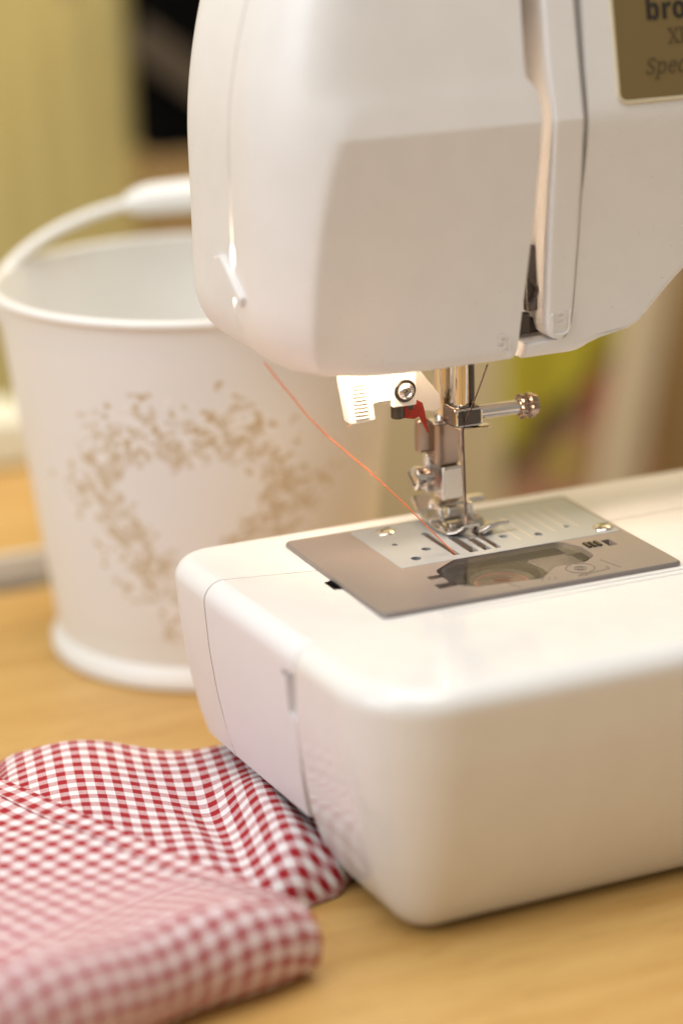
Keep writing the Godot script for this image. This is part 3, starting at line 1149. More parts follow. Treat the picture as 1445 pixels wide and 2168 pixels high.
	pt.rbox(Vector3(-13.5, 218.5, -6), Vector3(2, 137, 84), 0.4)
	part(pt, "added_lamp_baffle", white, m)  # added inside the head to cut lamp light reaching the thread slot
	var sh := MB.new()
	sh.rbox(Vector3(-48.5, 171, 4.0), Vector3(33, 41, 1.6), 0.4)
	part(sh, "added_lamp_shroud", white, m)  # added to keep direct lamp light off the bucket
	for q in [[204.0, HT - 1.0]]:
		var lip := MB.new()
		var l1 := PackedVector3Array(); var l2 := PackedVector3Array()
		for k in 12:
			var y := lerpf(q[0], q[1], k / 11.0)
			var ins := 1.8 + lean(y) + (20.0 * (1.0 - sqrt(maxf(0.0, 1.0 - pow(maxf(0.0, 167.0 - y) / 20.0, 2.0)))))
			l1.append(Vector3(-81.0 + ins, y, 1.5)); l2.append(Vector3(-81.0 + ins, y, 10.5))
		lip.grid([l1, l2], Vector3.LEFT)
		part(lip, "added_seam_baffle", white, m)  # added strip that stops lamp light showing through the upper seam
	var low := MB.new()
	var w1 := PackedVector3Array(); var w2 := PackedVector3Array()
	for k in 10:
		var y := lerpf(157.5, 167.0, k / 9.0)
		var ins := 3.2 + 20.0 * (1.0 - sqrt(1.0 - pow((167.0 - y) / 20.0, 2.0)))
		w1.append(Vector3(-81.0 + ins, y, 2.0)); w2.append(Vector3(-81.0 + ins, y, 12.0))
	low.grid([w1, w2], Vector3.LEFT)
	part(low, "added_seam_baffle", white, m)  # added strip that dims the lamp glow in the lower seam
	var inn := MB.new()
	inn.rbox(Vector3(24, 220, 6), Vector3(3, 130, 60), 0.5)
	part(inn, "inner_wall", white, m)
	var lv := MB.new()
	lv.rbox(Vector3(7.5, 171.5, 31), Vector3(3.6, 21, 3.0), 0.5, 2, Basis(Vector3.BACK, 0.05))
	lv.rbox(Vector3(5.2, 157.0, 30), Vector3(5.0, 7.0, 3.0), 0.5)
	lv.rbox(Vector3(9.0, 155.5, 27), Vector3(9.0, 5.0, 3.0), 0.5)
	part(lv, "take_up_bracket", mats.dark_steel, m)
	var wire := MB.new()
	var arc := PackedVector3Array()
	for k in 12: arc.append(Vector3(6.0 + 3.0 * sin(k * 0.28), 164.0 + k * 0.7, 33.5))
	wire.tube(arc, 0.45, 8)
	part(wire, "thread_spring", mats.dark_steel, m)

	# ---- hook at the side seam
	var hk := MB.new()
	var pts := PackedVector2Array()
	for q in [Vector2(456, 543), Vector2(470, 539), Vector2(478, 556), Vector2(514, 632), Vector2(511, 650), Vector2(497, 628), Vector2(470, 585)]:
		var w := px(q.x, q.y, 0, -82.0)
		pts.append(Vector2(w.z, w.y))
	hk.prism(pts, Transform3D(Vector3(0, 0, 1), Vector3(0, 1, 0), Vector3(1, 0, 0), Vector3(-82.9, 0, 0)), 2.6, 0.5)
	part(hk, "thread_hook", white, m)

	# ---- label plate
	var n := Vector3(0, 0.19, 1).normalized()
	var yy := Vector3(0, 1, -0.19).normalized()
	var o := Vector3(31.6, 225.9, z_front(225.9))
	var lt := Transform3D(Vector3.RIGHT, yy, n, o + n * 0.05)
	var lp := MB.new()
	lp.prism(rounded([Vector3(0, 0, 2.4), Vector3(74, 0, 2.4), Vector3(74, 50, 2.4), Vector3(0, 50, 2.4)], true, 6), lt, 0.5, 0.15)
	var plate := part(lp, "label_plate", mats.gold_label, m)
	plate.set_meta("label", "olive gold name plate with dark lettering")
	var rim := MB.new()
	var rp := PackedVector3Array()
	for p in rounded([Vector3(-0.5, -0.5, 2.8), Vector3(74.5, -0.5, 2.8), Vector3(74.5, 50.5, 2.8), Vector3(-0.5, 50.5, 2.8)], true, 6): rp.append(lt * Vector3(p.x, p.y, 0.1))
	rim.tube(rp, 0.6, 10, true)
	part(rim, "label_rim", mats.label_rim, plate)
	text(plate, "brother", lt * Transform3D(Basis(), Vector3(10.6, 21.2, 0.55)), 9.0, "Droid Sans", 800, mats.ink, "logo_lettering")
	text(plate, "XL", lt * Transform3D(Basis(), Vector3(17.8, 14.4, 0.55)), 4.2, "Droid Serif", 400, mats.ink_thin, "model_lettering")
	var shear := Transform3D(Vector3(1, 0, 0), Vector3(0.28, 1, 0), Vector3(0, 0, 1), Vector3.ZERO)
	text(plate, "Special", lt * Transform3D(Basis(), Vector3(8.4, 5.6, 0.55)) * shear, 6.6, "Droid Serif", 400, mats.ink_thin, "script_lettering")
	# raised marks of the threading path
	var fn := Vector3(0, -0.1, 1).normalized()
	var fy := Vector3(0, 1, 0.1).normalized()
	var ft := func(x: float, y: float, lift: float) -> Transform3D: return Transform3D(Vector3.RIGHT, fy, fn, Vector3(x, y, z_front(y)) + fn * lift)
	text(m, "5", ft.call(-7.8, 150.6, 0.4), 4.6, "Droid Sans", 700, white, "raised_number")
	var ar := MB.new()
	ar.tube(PackedVector3Array([ft.call(-3.5, 154.4, 0.22).origin, ft.call(-3.3, 150.0, 0.22).origin]), 0.32, 8)
	ar.tube(PackedVector3Array([ft.call(-4.3, 151.3, 0.22).origin, ft.call(-3.3, 149.9, 0.22).origin, ft.call(-2.4, 151.3, 0.22).origin]), 0.28, 8)
	part(ar, "raised_arrow", white, m)
	text(m, "3", ft.call(12.4, 156.0, 0.95), 4.8, "Droid Sans", 700, white, "raised_number")
	var ua := MB.new()
	var up_ := PackedVector3Array()
	up_.append(ft.call(10.9, 161.6, 0.95).origin)
	for p in rounded([Vector3(10.9, 160.0, 0), Vector3(11.0, 154.6, 2.0), Vector3(16.9, 154.6, 2.0), Vector3(17.0, 162.2, 0)], false, 8): up_.append(ft.call(p.x, p.y, 0.95).origin)
	ua.tube(up_, 0.34, 8)
	ua.tube(PackedVector3Array([ft.call(10.2, 160.4, 0.95).origin, ft.call(10.9, 161.8, 0.95).origin, ft.call(11.7, 160.4, 0.95).origin]), 0.28, 8)
	part(ua, "raised_arrow", white, m)

	# ---- sewing lamp inside the head
	var bl := MB.new()
	bl.lathe([Vector2(0, -9), Vector2(3.5, -8.2), Vector2(6.0, -5.5), Vector2(6.6, -2), Vector2(6.0, 2), Vector2(4.6, 6), Vector2(4.2, 9), Vector2(0, 9.2)], Vector3(-54, 168, 19), Vector3.UP, 24)
	var bulb := part(bl, "sewing_lamp_bulb", mats.bulb_glow, m, 60.0)
	bulb.set_meta("label", "glowing warm lamp bulb inside the head")
	var ol2 := OmniLight3D.new()
	ol2.name = "sewing_lamp_light"
	ol2.light_color = lin(1.0, 0.78, 0.56)
	ol2.light_energy = 0.022
	ol2.light_size = 0.01
	ol2.omni_range = 6.0
	ol2.omni_attenuation = 2.0
	ol2.shadow_enabled = true
	m.add_child(ol2)
	ol2.position = (Vector3(-54, 166, 19) - origin_of[m]) * MM
	var so := MB.new()
	so.cyl(Vector3(-54, 176, 19), Vector3(-54, 194, 19), 6.0, 6.5)
	part(so, "lamp_socket", mats.white_plastic, m)

func text(parent: Node, what: String, t: Transform3D, size: float, face: String, weight: int, material: Material, called: String) -> void:
	var f := SystemFont.new()
	f.font_names = PackedStringArray([face])
	f.font_weight = weight
	var tm := TextMesh.new()
	tm.text = what
	tm.font = f
	tm.font_size = 64
	tm.pixel_size = size / 64.0 * MM
	tm.depth = 0.35 * MM
	tm.curve_step = 1.0
	tm.horizontal_alignment = HORIZONTAL_ALIGNMENT_LEFT
	tm.vertical_alignment = VERTICAL_ALIGNMENT_BOTTOM
	var o := MeshInstance3D.new()
	o.name = called
	o.mesh = tm
	o.material_override = material
	parent.add_child(o, true)
	o.transform = Transform3D(t.basis, (t.origin - origin_of[parent]) * MM)

# ---------------------------------------------------------------- needle, foot, threader
func build_works(m: Node3D) -> void:
	var chrome: Material = mats.chrome
	var a := MB.new()
	a.cyl(Vector3(-5.4, 119, 8.5), Vector3(-5.4, 215, 8.5), 2.6)
	part(a, "needle_bar", chrome, m)
	a = MB.new()
	a.cyl(Vector3(-5.6, 100, -3.5), Vector3(-5.6, 215, -3.5), 3.5)
	part(a, "presser_bar", chrome, m)
	# a second guide rod close behind the needle bar
	a = MB.new()
	a.cyl(Vector3(-0.9, 127, 6.5), Vector3(-0.9, 215, 6.5), 1.3)
	part(a, "guide_rod", mats.dark_steel, m)
	# needle clamp
	a = MB.new()
	a.rbox(Vector3(-5.0, 123.6, 8.4), Vector3(10.2, 6.4, 9.0), 1.1, 3)
	var cl := part(a, "needle_clamp", mats.dark_chrome, m, 50.0)
	a = MB.new()
	a.rbox(Vector3(-4.8, 123.6, 12.95), Vector3(8.2, 4.4, 0.5), 0.2, 2)
	part(a, "clamp_face", mats.dark_steel, cl)
	a = MB.new()
	var fr := PackedVector3Array()
	for p in rounded([Vector3(-9.2, 121.0, 0.9), Vector3(-0.4, 121.0, 0.9), Vector3(-0.4, 126.2, 0.9), Vector3(-9.2, 126.2, 0.9)], true, 5): fr.append(Vector3(p.x, p.y, 13.05))
	a.tube(fr, 0.42, 8, true)
	part(a, "clamp_frame", chrome, cl)
	a = MB.new()
	a.lathe([Vector2(0, 0), Vector2(2.35, 0), Vector2(2.35, 15.4), Vector2(0, 15.4)], Vector3(0, 123.7, 9.5), Vector3.RIGHT, 32)
	var sc := part(a, "clamp_screw", chrome, cl)
	a = MB.new()
	a.lathe([Vector2(0, 14.6), Vector2(3.1, 14.6), Vector2(4.1, 15.3), Vector2(4.3, 16.4), Vector2(3.5, 17.2), Vector2(3.5, 17.8), Vector2(4.3, 18.4), Vector2(4.2, 20.4), Vector2(3.4, 21.2), Vector2(1.2, 21.2), Vector2(1.0, 20.2), Vector2(0, 20.2)], Vector3(0, 123.7, 9.5), Vector3.RIGHT, 40, 5, 0.16)
	part(a, "screw_knob", mats.steel_lamp_tint, cl, 50.0)
	a = MB.new()
	a.prism(rounded([Vector3(-7, 6, 1), Vector3(3.4, 11, 1.2), Vector3(2.6, 14.6, 1.2), Vector3(-7, 13, 1)], true, 4), flat_t(119.6), 0.6, 0.2)
	part(a, "thread_guide", chrome, cl)
	# needle
	a = MB.new()
	var np := PackedVector3Array(); var nr := []
	for q in [[120.6, 0.98], [114.0, 0.98], [112.6, 0.66], [110.0, 0.58], [90.0, 0.55], [84.0, 0.5], [80.0, 0.2]]:
		np.append(Vector3(lerpf(-5.9, -4.2, (120.6 - q[0]) / 40.0), q[0], 9.2)); nr.append(q[1])
	a.tube(np, nr, 14)
	part(a, "needle", mats.steel_lamp_tint, m)
	# presser bar clamp and ankle
	a = MB.new()
	a.rbox(Vector3(-6.6, 112.2, -2.8), Vector3(9.2, 15.5, 8.6), 1.4, 3)
	a.rbox(Vector3(-13.0, 114.6, -4.0), Vector3(5.4, 11.5, 4.0), 1.2, 3)
	var pc := part(a, "presser_bar_clamp", mats.steel_lamp_tint, m, 50.0)
	a = MB.new()
	a.rbox(Vector3(-7.6, 119.6, -1.0), Vector3(8.6, 1.4, 5.0), 0.5, 2)
	part(a, "clamp_lip", chrome, pc)
	a = MB.new()
	a.rbox(Vector3(-5.0, 98.6, -1.6), Vector3(8.4, 11.6, 7.4), 0.8, 3)
	a.rbox(Vector3(-10.6, 101.6, -3.6), Vector3(5.0, 13.0, 3.2), 0.8, 2)
	var ho := part(a, "foot_holder", chrome, m, 50.0)
	a = MB.new()
	a.rbox(Vector3(-4.9, 98.3, 2.15), Vector3(7.4, 9.8, 0.4), 0.15, 2)
	part(a, "holder_face", mats.ivory_plastic, ho)
	a = MB.new()
	a.lathe([Vector2(0, 0), Vector2(2.6, 0), Vector2(3.9, 0.6), Vector2(4.1, 1.6), Vector2(4.0, 3.4), Vector2(3.0, 4.0), Vector2(2.9, 7.0), Vector2(0, 7.0)], Vector3(-18.2, 100.6, -2.6), Vector3.RIGHT, 32, 8, 0.06)
	var ts := part(a, "foot_screw", chrome, m, 50.0)
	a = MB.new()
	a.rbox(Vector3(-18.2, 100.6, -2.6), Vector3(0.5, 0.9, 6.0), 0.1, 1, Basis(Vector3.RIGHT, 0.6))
	part(a, "slot_shade_bar", mats.engraved_and_slot_shade, ts)  # dark bar painting the shade of a slot in the screw head
	a = MB.new()
	a.prism(rounded([Vector3(-9.2, 99, 1), Vector3(-0.6, 99, 1), Vector3(-1.6, 91.4, 1.5), Vector3(-8.0, 90.6, 1.5)], true, 4), Transform3D(Basis(), Vector3(0, 0, -6.5)), 6.5, 0.6)
	part(a, "ankle", mats.steel_lamp_tint, ho)
	# presser foot: two long toes joined behind the needle, heel and tips turned up
	var ribbon := func(st: Array, thick: float) -> MB:      # stations of z, y, x0, x1
		var f := MB.new()
		var rows := []
		for k in (st.size() - 1) * 4 + 1:
			var i := mini(k / 4, st.size() - 2)
			var w := (k - i * 4) / 4.0
			w = lerpf(w, smoothstep(0.0, 1.0, w), 0.5)
			var q := []
			for c in 4: q.append(lerpf(st[i][c], st[i + 1][c], w))
			rows.append(PackedVector3Array([Vector3(q[2], q[1] + 0.25, q[0]), Vector3(q[2] + 0.3, q[1], q[0]), Vector3(q[3] - 0.3, q[1], q[0]), Vector3(q[3], q[1] + 0.25, q[0]), Vector3(q[3], q[1] + thick - 0.25, q[0]), Vector3(q[3] - 0.3, q[1] + thick, q[0]), Vector3(q[2] + 0.3, q[1] + thick, q[0]), Vector3(q[2], q[1] + thick - 0.25, q[0])]))
		var c0 := PackedVector3Array(); var c1 := PackedVector3Array()
		var m0 := Vector3.ZERO; var m1 := Vector3.ZERO
		for k in 8:
			m0 += rows[0][k] / 8.0; m1 += rows[-1][k] / 8.0
		for k in 8:
			c0.append(m0); c1.append(m1)
		rows.push_front(c0); rows.append(c1)
		f.grid(rows, null, true)
		return f
	var lt: MB = ribbon.call([[-13.5, 89.6, -13.4, -6.5], [-9.5, 86.4, -13.6, -6.5], [-4.0, 84.5, -13.6, -7.2], [6.0, 84.0, -13.4, -7.4], [11.0, 84.1, -12.4, -6.2], [14.0, 85.2, -10.6, -4.4], [16.6, 87.4, -9.2, -3.2]], 1.2)
	var foot := part(lt, "presser_foot", chrome, m, 50.0)
	var rt_: MB = ribbon.call([[-13.5, 89.4, -2.0, 5.0], [-9.5, 86.4, -2.0, 5.2], [-4.0, 84.5, -1.8, 5.2], [6.0, 84.0, -1.6, 5.0], [11.0, 84.1, -2.2, 4.4], [13.5, 84.6, -2.4, 3.4], [15.0, 85.4, -1.6, 2.6]], 1.2)
	part(rt_, "toe", chrome, foot, 50.0)
	a = MB.new()
	a.rbox(Vector3(-4.5, 85.6, -6.0), Vector3(17.6, 1.5, 12.5), 0.4, 2)
	a.rbox(Vector3(-4.6, 85.2, 4.2), Vector3(8.0, 1.2, 4.0), 0.3, 2)
	part(a, "foot_bridge", chrome, foot)
	for x in [-10.2, 0.6]:
		a = MB.new()
		a.prism(rounded([Vector3(-9.5, 86, 0.6), Vector3(3.0, 86, 0.6), Vector3(1.2, 90.6, 1.6), Vector3(-6.0, 91.6, 1.8)], true, 4), Transform3D(Vector3(0, 0, 1), Vector3(0, 1, 0), Vector3(1, 0, 0), Vector3(x, 0, 0)), 1.3, 0.3)
		part(a, "foot_cheek", chrome, foot, 50.0)
	a = MB.new()
	a.cyl(Vector3(-12.0, 89.8, -3.0), Vector3(3.4, 89.8, -3.0), 1.05)
	part(a, "foot_pin", chrome, foot)
	a = MB.new()
	a.rbox(Vector3(-4.4, 88.6, 1.4), Vector3(6.6, 3.4, 2.2), 0.7, 3)
	part(a, "foot_block", chrome, foot, 50.0)
	a = MB.new()
	a.rbox(Vector3(5.6, 89.6, -6.0), Vector3(7.6, 1.8, 4.0), 0.5, 2)
	part(a, "foot_wing", chrome, foot)
	a = MB.new()
	a.tube(PackedVector3Array([Vector3(-3.0, 84.8, 15.2), Vector3(-1.0, 85.3, 15.4), Vector3(1.6, 86.4, 15.2), Vector3(4.5, 86.9, 15.0), Vector3(8.2, 86.9, 15.0)]), [0.7, 1.1, 1.2, 0.9, 0.75], 12)
	part(a, "toe_wire", chrome, foot, 60.0)

	# needle threader lever, lit by the lamp
	a = MB.new()
	a.prism(rounded([Vector3(-50.2, 152, 0), Vector3(-48.9, 140, 0), Vector3(-46.9, 127.0, 1.0), Vector3(-37.8, 127.4, 0.8), Vector3(-38.6, 132.8, 0.5), Vector3(-32.2, 133.0, 0), Vector3(-32.2, 152, 0)], true, 4), Transform3D(Basis(), Vector3(0, 0, 9.0)), 5.0, 0.5)
	var le := part(a, "threader_lever", mats.ivory_plastic, m)
	le.set_meta("label", "cream ribbed needle threader lever")
	for k in 10:
		a = MB.new()
		a.rbox(Vector3(-43.6 + k * -0.16 + 0.8, 128.9 + k * 1.22, 14.05), Vector3(4.6, 0.55, 0.7), 0.25, 2)
		part(a, "lever_rib", mats.ivory_plastic, le)
	a = MB.new()
	a.rbox(Vector3(-28.4, 140.5, 11.0), Vector3(8.2, 19.0, 8.4), 0.5, 2)
	part(a, "lever_block", mats.ivory_plastic, le)
	a = MB.new()
	a.cyl(Vector3(-28.4, 136.2, 15.1), Vector3(-28.4, 136.2, 15.7), 3.75)
	part(a, "washer", mats.dark_steel, le)
	a = MB.new()
	a.lathe([Vector2(2.8, 0), Vector2(2.75, 0.9), Vector2(2.3, 1.7), Vector2(1.5, 2.1), Vector2(1.3, 2.0), Vector2(1.0, 1.5), Vector2(0, 1.4)], Vector3(-28.4, 136.2, 15.6), Vector3.BACK, 32)
	part(a, "lever_screw", chrome, le, 50.0)
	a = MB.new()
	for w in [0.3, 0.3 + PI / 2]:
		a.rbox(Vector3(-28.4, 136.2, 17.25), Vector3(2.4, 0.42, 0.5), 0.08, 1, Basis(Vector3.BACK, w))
	part(a, "cross_shade_bars", mats.engraved_and_slot_shade, le)  # dark crossed bars painting the shade of the cross recess
	rng.seed = 19
	var lint := MB.new()
	for q in [Vector3(-49.6, 140.5, 13.6), Vector3(-49.4, 139.2, 13.2), Vector3(-47.6, 130.6, 13.8), Vector3(-31.0, 139.0, 16.4), Vector3(-27.0, 138.4, 16.6), Vector3(-46.8, 127.4, 13.6)]:
		var d := Vector3(rng.randf_range(-1, 0.3), rng.randf_range(-0.8, 1), rng.randf_range(0, 0.6)).normalized()
		lint.tube(PackedVector3Array([q, q + d * 0.8 + Vector3(0.2, 0.1, 0), q + d * rng.randf_range(1.4, 2.2)]), 0.045, 4)
	var ln := part(lint, "lint", mats.thread_orange, le)
	ln.set_meta("kind", "stuff")
	# threader hook
	a = MB.new()
	a.cyl(Vector3(-29.6, 126.6, 12.0), Vector3(-29.6, 132, 12.0), 2.2)
	var tr := part(a, "threader_hook", mats.dark_steel, m)
	a = MB.new()
	a.prism(PackedVector2Array([Vector2(-27.6, 131.6), Vector2(-22.6, 131.6), Vector2(-21.0, 130.6), Vector2(-20.4, 128.6), Vector2(-18.9, 120.6), Vector2(-19.4, 120.3), Vector2(-22.2, 126.2), Vector2(-24.0, 125.6), Vector2(-27.6, 126.4)]), Transform3D(Basis(), Vector3(0, 0, 11.8)), 0.8, 0.18)
	var rd := part(a, "hook_blade", mats.hook_red, tr)
	rd.set_meta("label", "small red pointed hook blade")
	a = MB.new()
	a.cyl(Vector3(-25.2, 132, 11.0), Vector3(-25.2, 129.0, 11.0), 2.0)
	part(a, "hook_stem", mats.dark_steel, tr)
	# pale arm plate behind the screw
	a = MB.new()
	a.prism(PackedVector2Array([Vector2(-24.0, 146), Vector2(-19.0, 140.5), Vector2(-11.0, 130.0), Vector2(-10.4, 125.4), Vector2(-13.5, 124.4), Vector2(-19.5, 126.5), Vector2(-24.0, 130.0)]), Transform3D(Basis(), Vector3(0, 0, 3.4)), 1.2, 0.3)
	part(a, "threader_arm", mats.ivory_plastic, m)

# ---------------------------------------------------------------- threads
func along(pix: Array, d0: float, d1: float, steps := 6) -> PackedVector3Array:
	# a thread drawn through pixels, its distance running evenly from d0 to d1
	var c := Curve2D.new()
	for k in pix.size():
		var a: Vector2 = pix[maxi(k - 1, 0)]; var b: Vector2 = pix[mini(k + 1, pix.size() - 1)]
		c.add_point(pix[k], (a - b) / 6.0, (b - a) / 6.0)
	var n := pix.size() * steps
	var out := PackedVector3Array()
	for k in n + 1:
		var p := c.sample_baked(c.get_baked_length() * k / n, true)
		var d := lerpf(d0, d1, float(k) / n)
		out.append(eye + (fw + rt * (p.x - 722.5) / F - up * (p.y - 1084.0) / F) * d)
	return out

func depth(p: Vector3) -> float:
	return (p - eye).dot(fw)

func build_threads() -> void:
	rng.seed = 11
	var d0 := depth(px(586, 803, 0, -75.0))
	var d1 := depth(px(962, 1172, 1, 83.2))
	var pts := along([Vector2(560, 768), Vector2(588, 804), Vector2(620, 842), Vector2(655, 885), Vector2(700, 929), Vector2(745, 967), Vector2(800, 1015), Vector2(850, 1062), Vector2(890, 1101), Vector2(930, 1141), Vector2(964, 1174)], d0, d1)
	# two plies wound round each other
	var mb := MB.new()
	for ply in 2:
		var tw := PackedVector3Array()
		for k in range((pts.size() - 1) * 4 + 1):
			var i := mini(k / 4, pts.size() - 2)
			var p := pts[i].lerp(pts[i + 1], (k - i * 4) / 4.0)
			var t := (pts[i + 1] - pts[i]).normalized()
			var x := t.cross(Vector3.UP).normalized()
			var y := x.cross(t)
			var w := k * 1.25 + ply * PI
			tw.append(p + (x * cos(w) + y * sin(w)) * 0.11)
		mb.tube(tw, 0.15, 7)
	var o := solo(mb, "orange_thread", mats.thread_orange, "orange sewing thread slanting from the head down to the foot", "thread", pts[0], 180.0)
	origin_of[o] = pts[0]
	var fz := MB.new()
	for k in 46:
		var i := int(pow(rng.randf(), 1.4) * (pts.size() * 0.75))
		var p := pts[i]
		var dir := Vector3(rng.randf_range(-1, 1), rng.randf_range(-1, 1), rng.randf_range(-1, 1)).normalized()
		var bend := Vector3(rng.randf_range(-1, 1), rng.randf_range(-1, 1), rng.randf_range(-1, 1)) * 0.7
		var l := rng.randf_range(0.9, 2.6)
		fz.tube(PackedVector3Array([p, p + dir * l * 0.5 + bend * 0.3, p + dir * l + bend]), 0.022, 4)
	var f := part(fz, "loose_fibres", mats.thread_orange, o)
	f.set_meta("kind", "stuff")
	# dark thread to the needle
	var e0 := depth(px(1030, 776, 2, 31.0))
	var e1 := depth(px(986, 890, 2, 13.9))
	var p1 := along([Vector2(1031, 772), Vector2(1010, 830), Vector2(986, 890)], e0, e1, 8)
	var e2 := depth(px(979, 916, 2, 12.6))
	var p2 := along([Vector2(986, 890), Vector2(981, 905), Vector2(979, 916)], e1, e2, 3)
	var e3 := depth(px(984, 1088, 2, 10.3))
	var p3 := along([Vector2(979, 916), Vector2(983, 1000), Vector2(985, 1088)], e2, e3, 6)
	p1.append_array(p2.slice(1)); p1.append_array(p3.slice(1))
	mb = MB.new()
	mb.tube(p1, 0.25, 7)
	solo(mb, "needle_thread", mats.thread_dark, "thin dark thread running down to the needle clamp", "thread", p1[0], 180.0)

# ---------------------------------------------------------------- gingham cloth
func cloth_y(u: float, v: float, v_end: float) -> float:
	var h := 15.0
	h += 2.6 * cos((u + 15.0) * PI / 36.0) * (1.0 - 0.5 * smoothstep(-10, 30, v))
	var s := u - 47.0 - (v - 25.0) * 0.28
	h += 3.4 * exp(-pow(s / 8.0, 2.0)) * smoothstep(-10, 25, v)
	h -= 5.0 * exp(-pow((s + 15.0) / 9.0, 2.0)) * smoothstep(-12, 30, v)
	h -= 3.5 * exp(-pow((s - 17.0) / 8.0, 2.0)) * smoothstep(0, 25, v)
	h += 0.35 * sin(u * 0.13 + v * 0.10)
	var eb := clampf((v + 41.0) / 17.0, 0, 1)
	h *= sqrt(1.0 - pow(1.0 - eb, 2.0))
	var el := clampf((u + 47.0) / 13.0, 0, 1)
	h *= sqrt(1.0 - pow(1.0 - el, 2.0))
	var ef := clampf((v_end - v) / 27.0, 0, 1)
	h *= sqrt(1.0 - pow(1.0 - ef, 2.0))
	return minf(h + 0.7, 19.6)

func build_cloth() -> void:
	var o := Vector3(-130, 0, 40)
	var t := thing("gingham_cloth", "red and white gingham cloth folded over and tucked under the machine", "cloth", o)
	var a := Vector2(0.93, 0.367); var b := Vector2(-0.367, 0.93)
	var mb := MB.new()
	var nu := 130; var nv := 110
	var grid := []
	for j in nv + 1:
		var row := PackedVector3Array()
		for i in nu + 1:
			var u := lerpf(-47, 84, float(i) / nu)
			var ve := minf(72.0, 67.0 - 0.7 * (u - 54.0))
			if u > 68.0: ve = 57.2 - 2.4 * (u - 68.0)
			var f := float(j) / nv
			f = f * 0.5 + 0.5 * (0.5 - 0.5 * cos(PI * f))
			var v := lerpf(-41.0, ve, f)
			var p := Vector2(-125, 0) + a * u + b * v
			row.append(Vector3(p.x, cloth_y(u, v, ve), p.y))
		grid.append(row)
	# texture follows the cloth: lengths measured along it
	var uvs := []
	for j in nv + 1: 
		var r := PackedVector2Array()
		r.resize(nu + 1)
		uvs.append(r)
	for i in nu + 1:
		var l := 0.0
		for j in nv + 1:
			if j: l += (grid[j][i] as Vector3).distance_to(grid[j - 1][i])
			uvs[j][i].y = l
	for j in nv + 1:
		var l := 0.0
		for i in nu + 1:
			if i: l += lerpf((grid[j][i] as Vector3).distance_to(grid[j][i - 1]), 131.0 / nu, 0.6)
			uvs[j][i].x = l
	for j in nv + 1:
		for i in nu + 1: uvs[j][i] = (uvs[j][i] as Vector2).rotated(deg_to_rad(9.0)) / 23.4 + Vector2(0.06, 0.02)
	mb.grid(grid, Vector3.UP, false, uvs)
	part(mb, "lower_layer", mats.gingham, t, 180.0)
	# folded-back flap with its hem
	var eh := Vector2(0.38, 0.925); var ep := Vector2(-0.925, 0.38)
	var flap := func(w0: float, w1: float, nw: int, lift: float, shift: Vector2, s_from: float) -> MB:
		var m := MB.new()
		var rows := []; var uu := []
		var ns := 150
		for j in nw + 1:
			var w := lerpf(w0, w1, float(j) / nw)
			var hm := 21.0 + 13.0 * (1.0 - exp(-w / 30.0)) + 1.6 * sin(w * 0.09)
			var rr := hm / 2.0
			var s1 := 142.0 - rr * 0.7 - 0.12 * w + 1.5 * sin(w * 0.11)
			var row := PackedVector3Array(); var ur := PackedVector2Array()
			var arc := 0.0
			var last := Vector3.ZERO
			for i in ns + 1:
				var f := float(i) / ns
				var s: float
				var y: float
				if f < 0.68:
					s = lerpf(s_from, s1, f / 0.68)
					y = lerpf(19.8, hm, smoothstep(88.0, s1 + 4.0, s)) + 0.7 * sin(s * 0.13 + w * 0.07) * smoothstep(0.0, 12.0, w) * (1.0 - f)
				else:
					var al := PI * 0.97 * (f - 0.68) / 0.32
					s = s1 + sin(al) * rr * 0.8
					y = hm - rr + cos(al) * rr
				var q := Vector2(-161.6, -10) + eh * s + ep * w
				var p := Vector3(q.x, maxf(y, 0.6) + lift, q.y)
				if i: arc += p.distance_to(last)
				last = p
				row.append(p)
				ur.append(Vector2(arc + s_from, w) / 24.5 + shift)
			rows.append(row); uu.append(ur)
		m.grid(rows, Vector3.UP, false, uu)
		return m
	var fl: MB = flap.call(0.0, 170.0, 110, 0.0, Vector2.ZERO, -70.0)
	var fp := part(fl, "folded_flap", mats.gingham, t, 180.0)
	var he: MB = flap.call(-0.3, 8.6, 8, 0.32, Vector2(0.05, 0.055), -70.0)
	part(he, "hem", mats.gingham, fp, 180.0)

